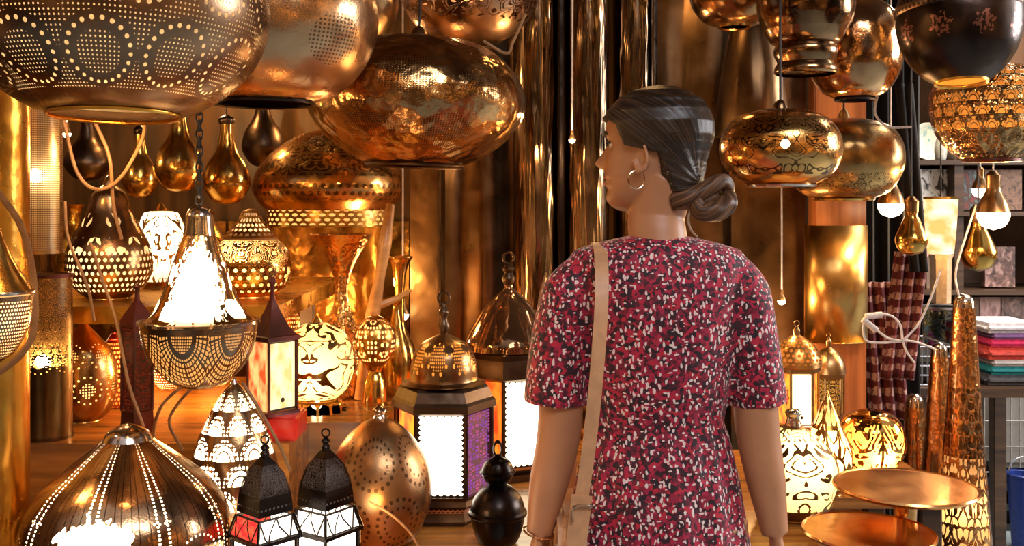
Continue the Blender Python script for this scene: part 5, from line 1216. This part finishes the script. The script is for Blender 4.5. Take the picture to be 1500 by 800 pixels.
for e, c in zip(m.node_tree.nodes['Color Ramp'].color_ramp.elements, ((0.02, 0.011, 0.007), (0.10, 0.048, 0.024), (0.38, 0.19, 0.10))): e.color = (*c, 1)
def BP(px, py, dy): return Vector((BX(px), YW + dy, BZ_(py)))
rope([BP(985, 292, -.03), BP(1005, 290, -.045), BP(1030, 276, -.045), BP(1052, 266, -.03), BP(1062, 280, -.015), BP(1052, 300, -.01)], [0.020, 0.017, 0.014, 0.014, 0.014, 0.010], hair, 'bun_twist')
rope([BP(1012, 292, -.05), BP(1018, 308, -.055), BP(1038, 309, -.055), BP(1058, 298, -.045), BP(1064, 284, -.03)], [0.011, 0.0165, 0.019, 0.0165, 0.010], hair, 'bun_coil')
rope([BP(1000, 282, -.03), BP(1020, 292, -.04), BP(1045, 292, -.03)], [0.012, 0.016, 0.012], hair, 'bun_core')
# loose strand
bm = bmesh.new(); add_tube(bm, [BP(1008, 300, -.05), BP(1001, 318, -.052), BP(1004, 335, -.055), BP(1013, 346, -.058)], [0.0022, 0.002, 0.002, 0.0014], 6); bm.transform(WR); link_mesh('hair_strand', bm, cloth('light_hair', (0.45, 0.30, 0.2), 0.4), hair)
# earring
ep = HM @ Vector((0.013, 0.082, 0.066))
bm = bmesh.new(); add_torus(bm, 0.0155, 0.0015, Matrix.Translation(ep + Vector((0, 0, -0.0135))) @ Matrix.Rotation(0.35, 4, 'Z') @ Matrix.Rotation(PI / 2, 4, 'X'), 32, 8)
o = link_mesh('hoop_earring', bm, metal('gold', (1.0, 0.75, 0.45), (0.9, 0.6, 0.3), 0.12, bump=0)); tag(o, 'thin gold hoop earring in her left ear', 'earring'); me = o.data; me.transform(Matrix.Translation(-ep)); o.location = ep

# dress
bm = bmesh.new()
T = [(345, .046, .045, 0, 0), (350, .078, .052, 0, 0), (357, .112, .062, 0, 0), (366, .146, .072, 0, 0), (382, .160, .080, 0, 0), (410, .158, .090, .0, 0), (460, .146, .096, .005, 9), (520, .134, .094, .006, 11), (575, .123, .088, .010, 13), (606, .117, .083, .028, 21), (614, .1155, .081, .0, 21), (620, .117, .082, .01, 21), (640, .124, .088, .034, 21),
     (700, .141, .104, .03, 13), (800, .160, .125, .03, 11), (900, .180, .145, .03, 9), (1050, .205, .165, .05, 9), (1180, .225, .185, .07, 9)]
T2 = []
for a, b in zip(T, T[1:]):
    for q in range(4): T2.append(tuple(x + (y - x) * q / 4 if i != 4 else max(x, y) for i, (x, y) in enumerate(zip(a, b))))
T2.append(T[-1])
add_loft(bm, [(AX - .001, YW + .0, BZ_(y), rx, ry, am, nf or 1) for y, rx, ry, am, nf in T2][::-1], 96)
for pts, rr in (([(862, 396), (838, 432), (824, 490), (816, 545), (813, 590)], [0.040, 0.053, 0.054, 0.054, 0.0555]),
                ([(1068, 396), (1086, 432), (1096, 490), (1106, 545), (1111, 592)], [0.040, 0.050, 0.050, 0.048, 0.049])):
    add_tube(bm, [Vector((BX(a), YW - .004, BZ_(b))) for a, b in pts], rr, 36, 8, flat=1.0)
bm.transform(WR)
m, nt, out = newmat('dress_print'); tc = nt.nodes.new('ShaderNodeTexCoord')
def vor(scale, st, rnd=1.0, rot=(0, 0, 0)):
    mp = nt.nodes.new('ShaderNodeMapping'); mp.inputs['Scale'].default_value = st; mp.inputs['Rotation'].default_value = rot; nt.links.new(tc.outputs['Object'], mp.inputs[0])
    nz = noise(nt, mp.outputs[0], scale * .8, 1.0); mv = nt.nodes.new('ShaderNodeVectorMath'); mv.operation = 'MULTIPLY_ADD'; nt.links.new(nz.outputs['Color'], mv.inputs[0]); mv.inputs[1].default_value = (.006, .006, .006); nt.links.new(mp.outputs[0], mv.inputs[2])
    v = nt.nodes.new('ShaderNodeTexVoronoi'); v.inputs['Scale'].default_value = scale; v.inputs['Randomness'].default_value = rnd; nt.links.new(mv.outputs[0], v.inputs['Vector'])
    return E(nt, v.outputs['Distance']), v.outputs['Color']
d0, c0 = vor(150, (1, 1, 1)); sp = nt.nodes.new('ShaderNodeSeparateColor'); nt.links.new(c0, sp.inputs[0])
base = ramp(nt, sp.outputs[0], [(0.0, (0.012, 0.003, 0.008)), (0.34, (0.04, 0.003, 0.010)), (0.50, (0.20, 0.004, 0.024)), (0.78, (0.42, 0.008, 0.052)), (1.0, (0.52, 0.014, 0.03))])
d1, c1 = vor(160, (1.0, 1.0, 0.5), 1.0, (0, 0.5, 0)); s1 = nt.nodes.new('ShaderNodeSeparateColor'); nt.links.new(c1, s1.inputs[0])
w1 = (d1 < 0.36) * (E(nt, s1.outputs[0]) > 0.42)
d2, c2_ = vor(155, (0.5, 1.0, 1.0), 1.0, (0, 0.25, 0)); s2_ = nt.nodes.new('ShaderNodeSeparateColor'); nt.links.new(c2_, s2_.inputs[0])
w2 = (d2 < 0.28) * (E(nt, s2_.outputs[0]) > 0.6)
d3, c3 = vor(105, (1, 1, 1.2), 1.0, (0.3, 0, 0)); dk = (d3 < 0.26)
c = mixc(nt, dk * 0.8, base, (0.012, 0.004, 0.012)); c = mixc(nt, w1.max(w2), c, (0.82, 0.66, 0.62))
p = nt.nodes.new('ShaderNodeBsdfPrincipled'); p.inputs['Roughness'].default_value = 0.7; p.inputs['Sheen Weight'].default_value = 0.15; nt.links.new(c, p.inputs['Base Color'])
n = noise(nt, tc.outputs['Object'], 14, 3, 0.8); b = nt.nodes.new('ShaderNodeBump'); b.inputs['Strength'].default_value = 0.5; b.inputs['Distance'].default_value = 0.012
nt.links.new(n.outputs['Fac'], b.inputs['Height']); nt.links.new(b.outputs[0], p.inputs['Normal']); nt.links.new(p.outputs[0], out.inputs[0])
dress = link_mesh('dress', bm, m, wroot, True, sharp=0)
md = dress.modifiers.new('r', 'REMESH'); md.mode = 'VOXEL'; md.voxel_size = 0.0045; md.use_smooth_shade = True
md = dress.modifiers.new('s', 'SMOOTH'); md.factor = 0.5; md.iterations = 9
for s in (-1, 1):
    bm = bmesh.new(); add_tube(bm, [Vector((AX + s * .075, YW - .07, .014)), Vector((AX + s * .08, YW + .06, .014)), Vector((AX + s * .088, YW + .20, .014))], [0.034, 0.042, 0.038], 20, 6, flat=0.32)
    add_torus(bm, 0.04, 0.008, Matrix.Translation((AX + s * .084, YW + .10, .03)) @ Matrix.Rotation(PI / 2, 4, 'X'), 20, 8, PI); bm.transform(WR); link_mesh('sandal', bm, cloth('tan_sandal', (0.35, 0.18, 0.09), 0.6), wroot)
# bangle
w = LA[-1] + Vector((-0.001, 0, 0.004)); bm = bmesh.new(); add_torus(bm, 0.0265, 0.0019, Matrix.Rotation(0.22, 4, 'Y') @ Matrix.Rotation(0.1, 4, 'X'), 36, 8); o = link_mesh('bracelet', bm, metal('rose_gold', (0.95, 0.62, 0.42), (0.7, 0.4, 0.25), 0.15, bump=0)); o.location = w; tag(o, 'thin gold bangle on her left wrist', 'bracelet')
# bag
M['leather'] = cloth('tan_leather', (0.66, 0.36, 0.18), 0.45, 40, 0.18, bump=0.1)
bag = empty('shoulder_bag', (BX(834), YW - .01, BZ_(905)), 'tan leather crossbody bag hanging at her left hip on a long strap', 'bag')
BL = Matrix.Translation(-bag.location)
def ribbon(pts, w, th, name, mat, parent, nrm=None):
    bm = bmesh.new(); P = catmull(pts, 10); n = len(P); rows = []
    for i, p_ in enumerate(P):
        t = (P[min(i + 1, n - 1)] - P[max(i - 1, 0)]).normalized(); a = Vector((1, 0, 0)); a = (a - t * t.dot(a)).normalized(); b = t.cross(a)
        rows.append([bm.verts.new(p_ + a * x * w / 2 + b * y * th / 2) for x, y in ((-1, -1), (-.9, -1.25), (.9, -1.25), (1, -1), (1, 1), (-1, 1))])
    for A, B in zip(rows, rows[1:]):
        for j in range(6):
            k = (j + 1) % 6; bm.faces.new((A[j], A[k], B[k], B[j]))
    bm.faces.new(rows[0]); bm.faces.new(rows[-1][::-1]); bm.transform(BL); return link_mesh(name, bm, mat, parent, True, sharp=30)
ribbon([Vector((BX(838), YW + .09, BZ_(790))), Vector((BX(845), YW + .125, BZ_(640))), Vector((BX(862), YW + .118, BZ_(480))), Vector((BX(872), YW + .088, BZ_(395))), Vector((BX(876), YW + .035, BZ_(361))), Vector((BX(876), YW - .035, BZ_(361))), Vector((BX(875), YW - .088, BZ_(392))), Vector((BX(872), YW - .115, BZ_(450))),
        Vector((BX(865), YW - .120, BZ_(540))), Vector((BX(856), YW - .112, BZ_(630))), Vector((BX(846), YW - .105, BZ_(705)))], 0.0225, 0.004, 'strap', M['leather'], bag)
ribbon([Vector((BX(846), YW - .110, BZ_(700))), Vector((BX(841), YW - .108, BZ_(745))), Vector((BX(833), YW - .104, BZ_(815)))], 0.034, 0.005, 'strap_tab', M['leather'], bag)
bm = bmesh.new(); add_tube(bm, [Vector((BX(833), YW - .116, BZ_(735))), Vector((BX(834), YW - .118, BZ_(714))), Vector((BX(858), YW - .118, BZ_(712))), Vector((BX(858), YW - .116, BZ_(716)))], 0.0022, 8, 3); bm.transform(BL); link_mesh('buckle', bm, M['silver'], bag)
bm = bmesh.new(); add_box(bm, -.024, .024, -.095, .13, -0.0, .20); bmesh.ops.bevel(bm, geom=bm.edges, offset=0.012, segments=3, affect='EDGES')
bm.transform(Matrix.Translation((0, 0, 0))); link_mesh('bag_body', bm, M['leather'], bag, True, sharp=50)
bm = bmesh.new(); add_tube(bm, [(-.026, -.09, .16), (-.03, .02, .10), (-.026, .125, .16)], 0.003, 6, 6); link_mesh('flap_edge', bm, cloth('dark_leather', (0.35, 0.17, 0.08), 0.5), bag)

# ================================================================== LIGHT, WORLD, CAMERA
def area(loc, tgt, sx, sy, P, color):
    l = bpy.data.lights.new('skylight', 'AREA'); l.shape = 'RECTANGLE'; l.size = sx; l.size_y = sy; l.energy = P; l.color = color
    o = bpy.data.objects.new('skylight', l); COL.objects.link(o); o.location = loc
    o.rotation_euler = (Vector(tgt) - Vector(loc)).to_track_quat('-Z', 'Y').to_euler(); return o
area((0.9, -0.6, 3.3), (0.2, 2.0, 1.3), 1.6, 0.8, 42, (0.92, 0.93, 1.0))
area((2.6, 3.4, 3.6), (2.6, 4.6, 0.5), 1.2, 1.2, 60, (1.0, 0.88, 0.75))
area((4.3, 2.6, 2.2), (1.3, 2.8, 0.8), 1.4, 1.4, 120, (0.95, 0.96, 1.0))
light(None, (1.9, 4.2, 2.5), 55, (1.0, 0.75, 0.5), 0.05)  # added fill to brighten the rack in the background
for loc, P in (((-0.9, 2.85, 1.9), 9), ((-0.5, 3.0, 1.75), 3), ((0.3, 2.6, 2.2), 2), ((-0.9, 2.0, 0.93), 0.0), ((-0.62, 2.3, 1.12), 5), ((-1.0, 2.5, 1.12), 4), ((-0.3, 2.62, 1.25), 4), ((0.65, 2.75, 1.1), 4), ((-0.25, 1.75, 0.9), 0.8), ((-0.75, 1.9, 1.55), 2.0)):
    if P: light(None, loc, P, (1.0, 0.55, 0.2), 0.03)  # added warm fill among the goods, standing for unseen bulbs
w = bpy.data.worlds.new('World'); sc.world = w; w.use_nodes = True; nt = w.node_tree; nt.nodes.clear()
out = nt.nodes.new('ShaderNodeOutputWorld'); bg = nt.nodes.new('ShaderNodeBackground')
tc = nt.nodes.new('ShaderNodeTexCoord'); sp = nt.nodes.new('ShaderNodeSeparateXYZ'); nt.links.new(tc.outputs['Generated'], sp.inputs[0])
z = E(nt, sp.outputs[2])
n = noise(nt, tc.outputs['Generated'], 2.5, 3.0)
c1 = ramp(nt, n.outputs['Fac'], [(0.38, (0.025, 0.013, 0.006)), (0.55, (0.20, 0.10, 0.035)), (0.68, (0.62, 0.38, 0.20))])
v = nt.nodes.new('ShaderNodeTexVoronoi'); v.inputs['Scale'].default_value = 7.0; nt.links.new(tc.outputs['Generated'], v.inputs['Vector'])
spots = (E(nt, v.outputs['Distance']) < 0.16) * (z < 0.45) * (z > -0.2)
c2 = mixc(nt, spots, c1, (9.0, 4.6, 1.4))
sky = ((z - 0.45) * 4.0).m('MINIMUM', 1.0).max(0.0)
c3 = mixc(nt, sky, c2, (0.60, 0.62, 0.72))
nt.links.new(c3, bg.inputs[0]); bg.inputs[1].default_value = 0.9; nt.links.new(bg.outputs[0], out.inputs[0])

cam = bpy.data.cameras.new('camera'); co_ = bpy.data.objects.new('camera', cam); COL.objects.link(co_); sc.camera = co_
co_.location = (0, 0, CZ); co_.rotation_euler = (PI / 2, 0, 0); cam.sensor_width = 36; cam.lens = 36.0
cam.shift_y = -(400 - HY) / F; cam.clip_start = 0.05
sc.view_settings.view_transform = 'Standard'; sc.view_settings.look = 'None'; sc.view_settings.gamma = 1.0; sc.view_settings.use_curve_mapping = False
sc.view_settings.exposure = 0.2
sc.cycles.use_denoising = True; sc.cycles.denoiser = 'OPENIMAGEDENOISE'
sc.cycles.max_bounces = 8; sc.cycles.transparent_max_bounces = 12; sc.cycles.diffuse_bounces = 3; sc.cycles.glossy_bounces = 4
sc.cycles.sample_clamp_indirect = 4.0; sc.cycles.use_light_tree = True
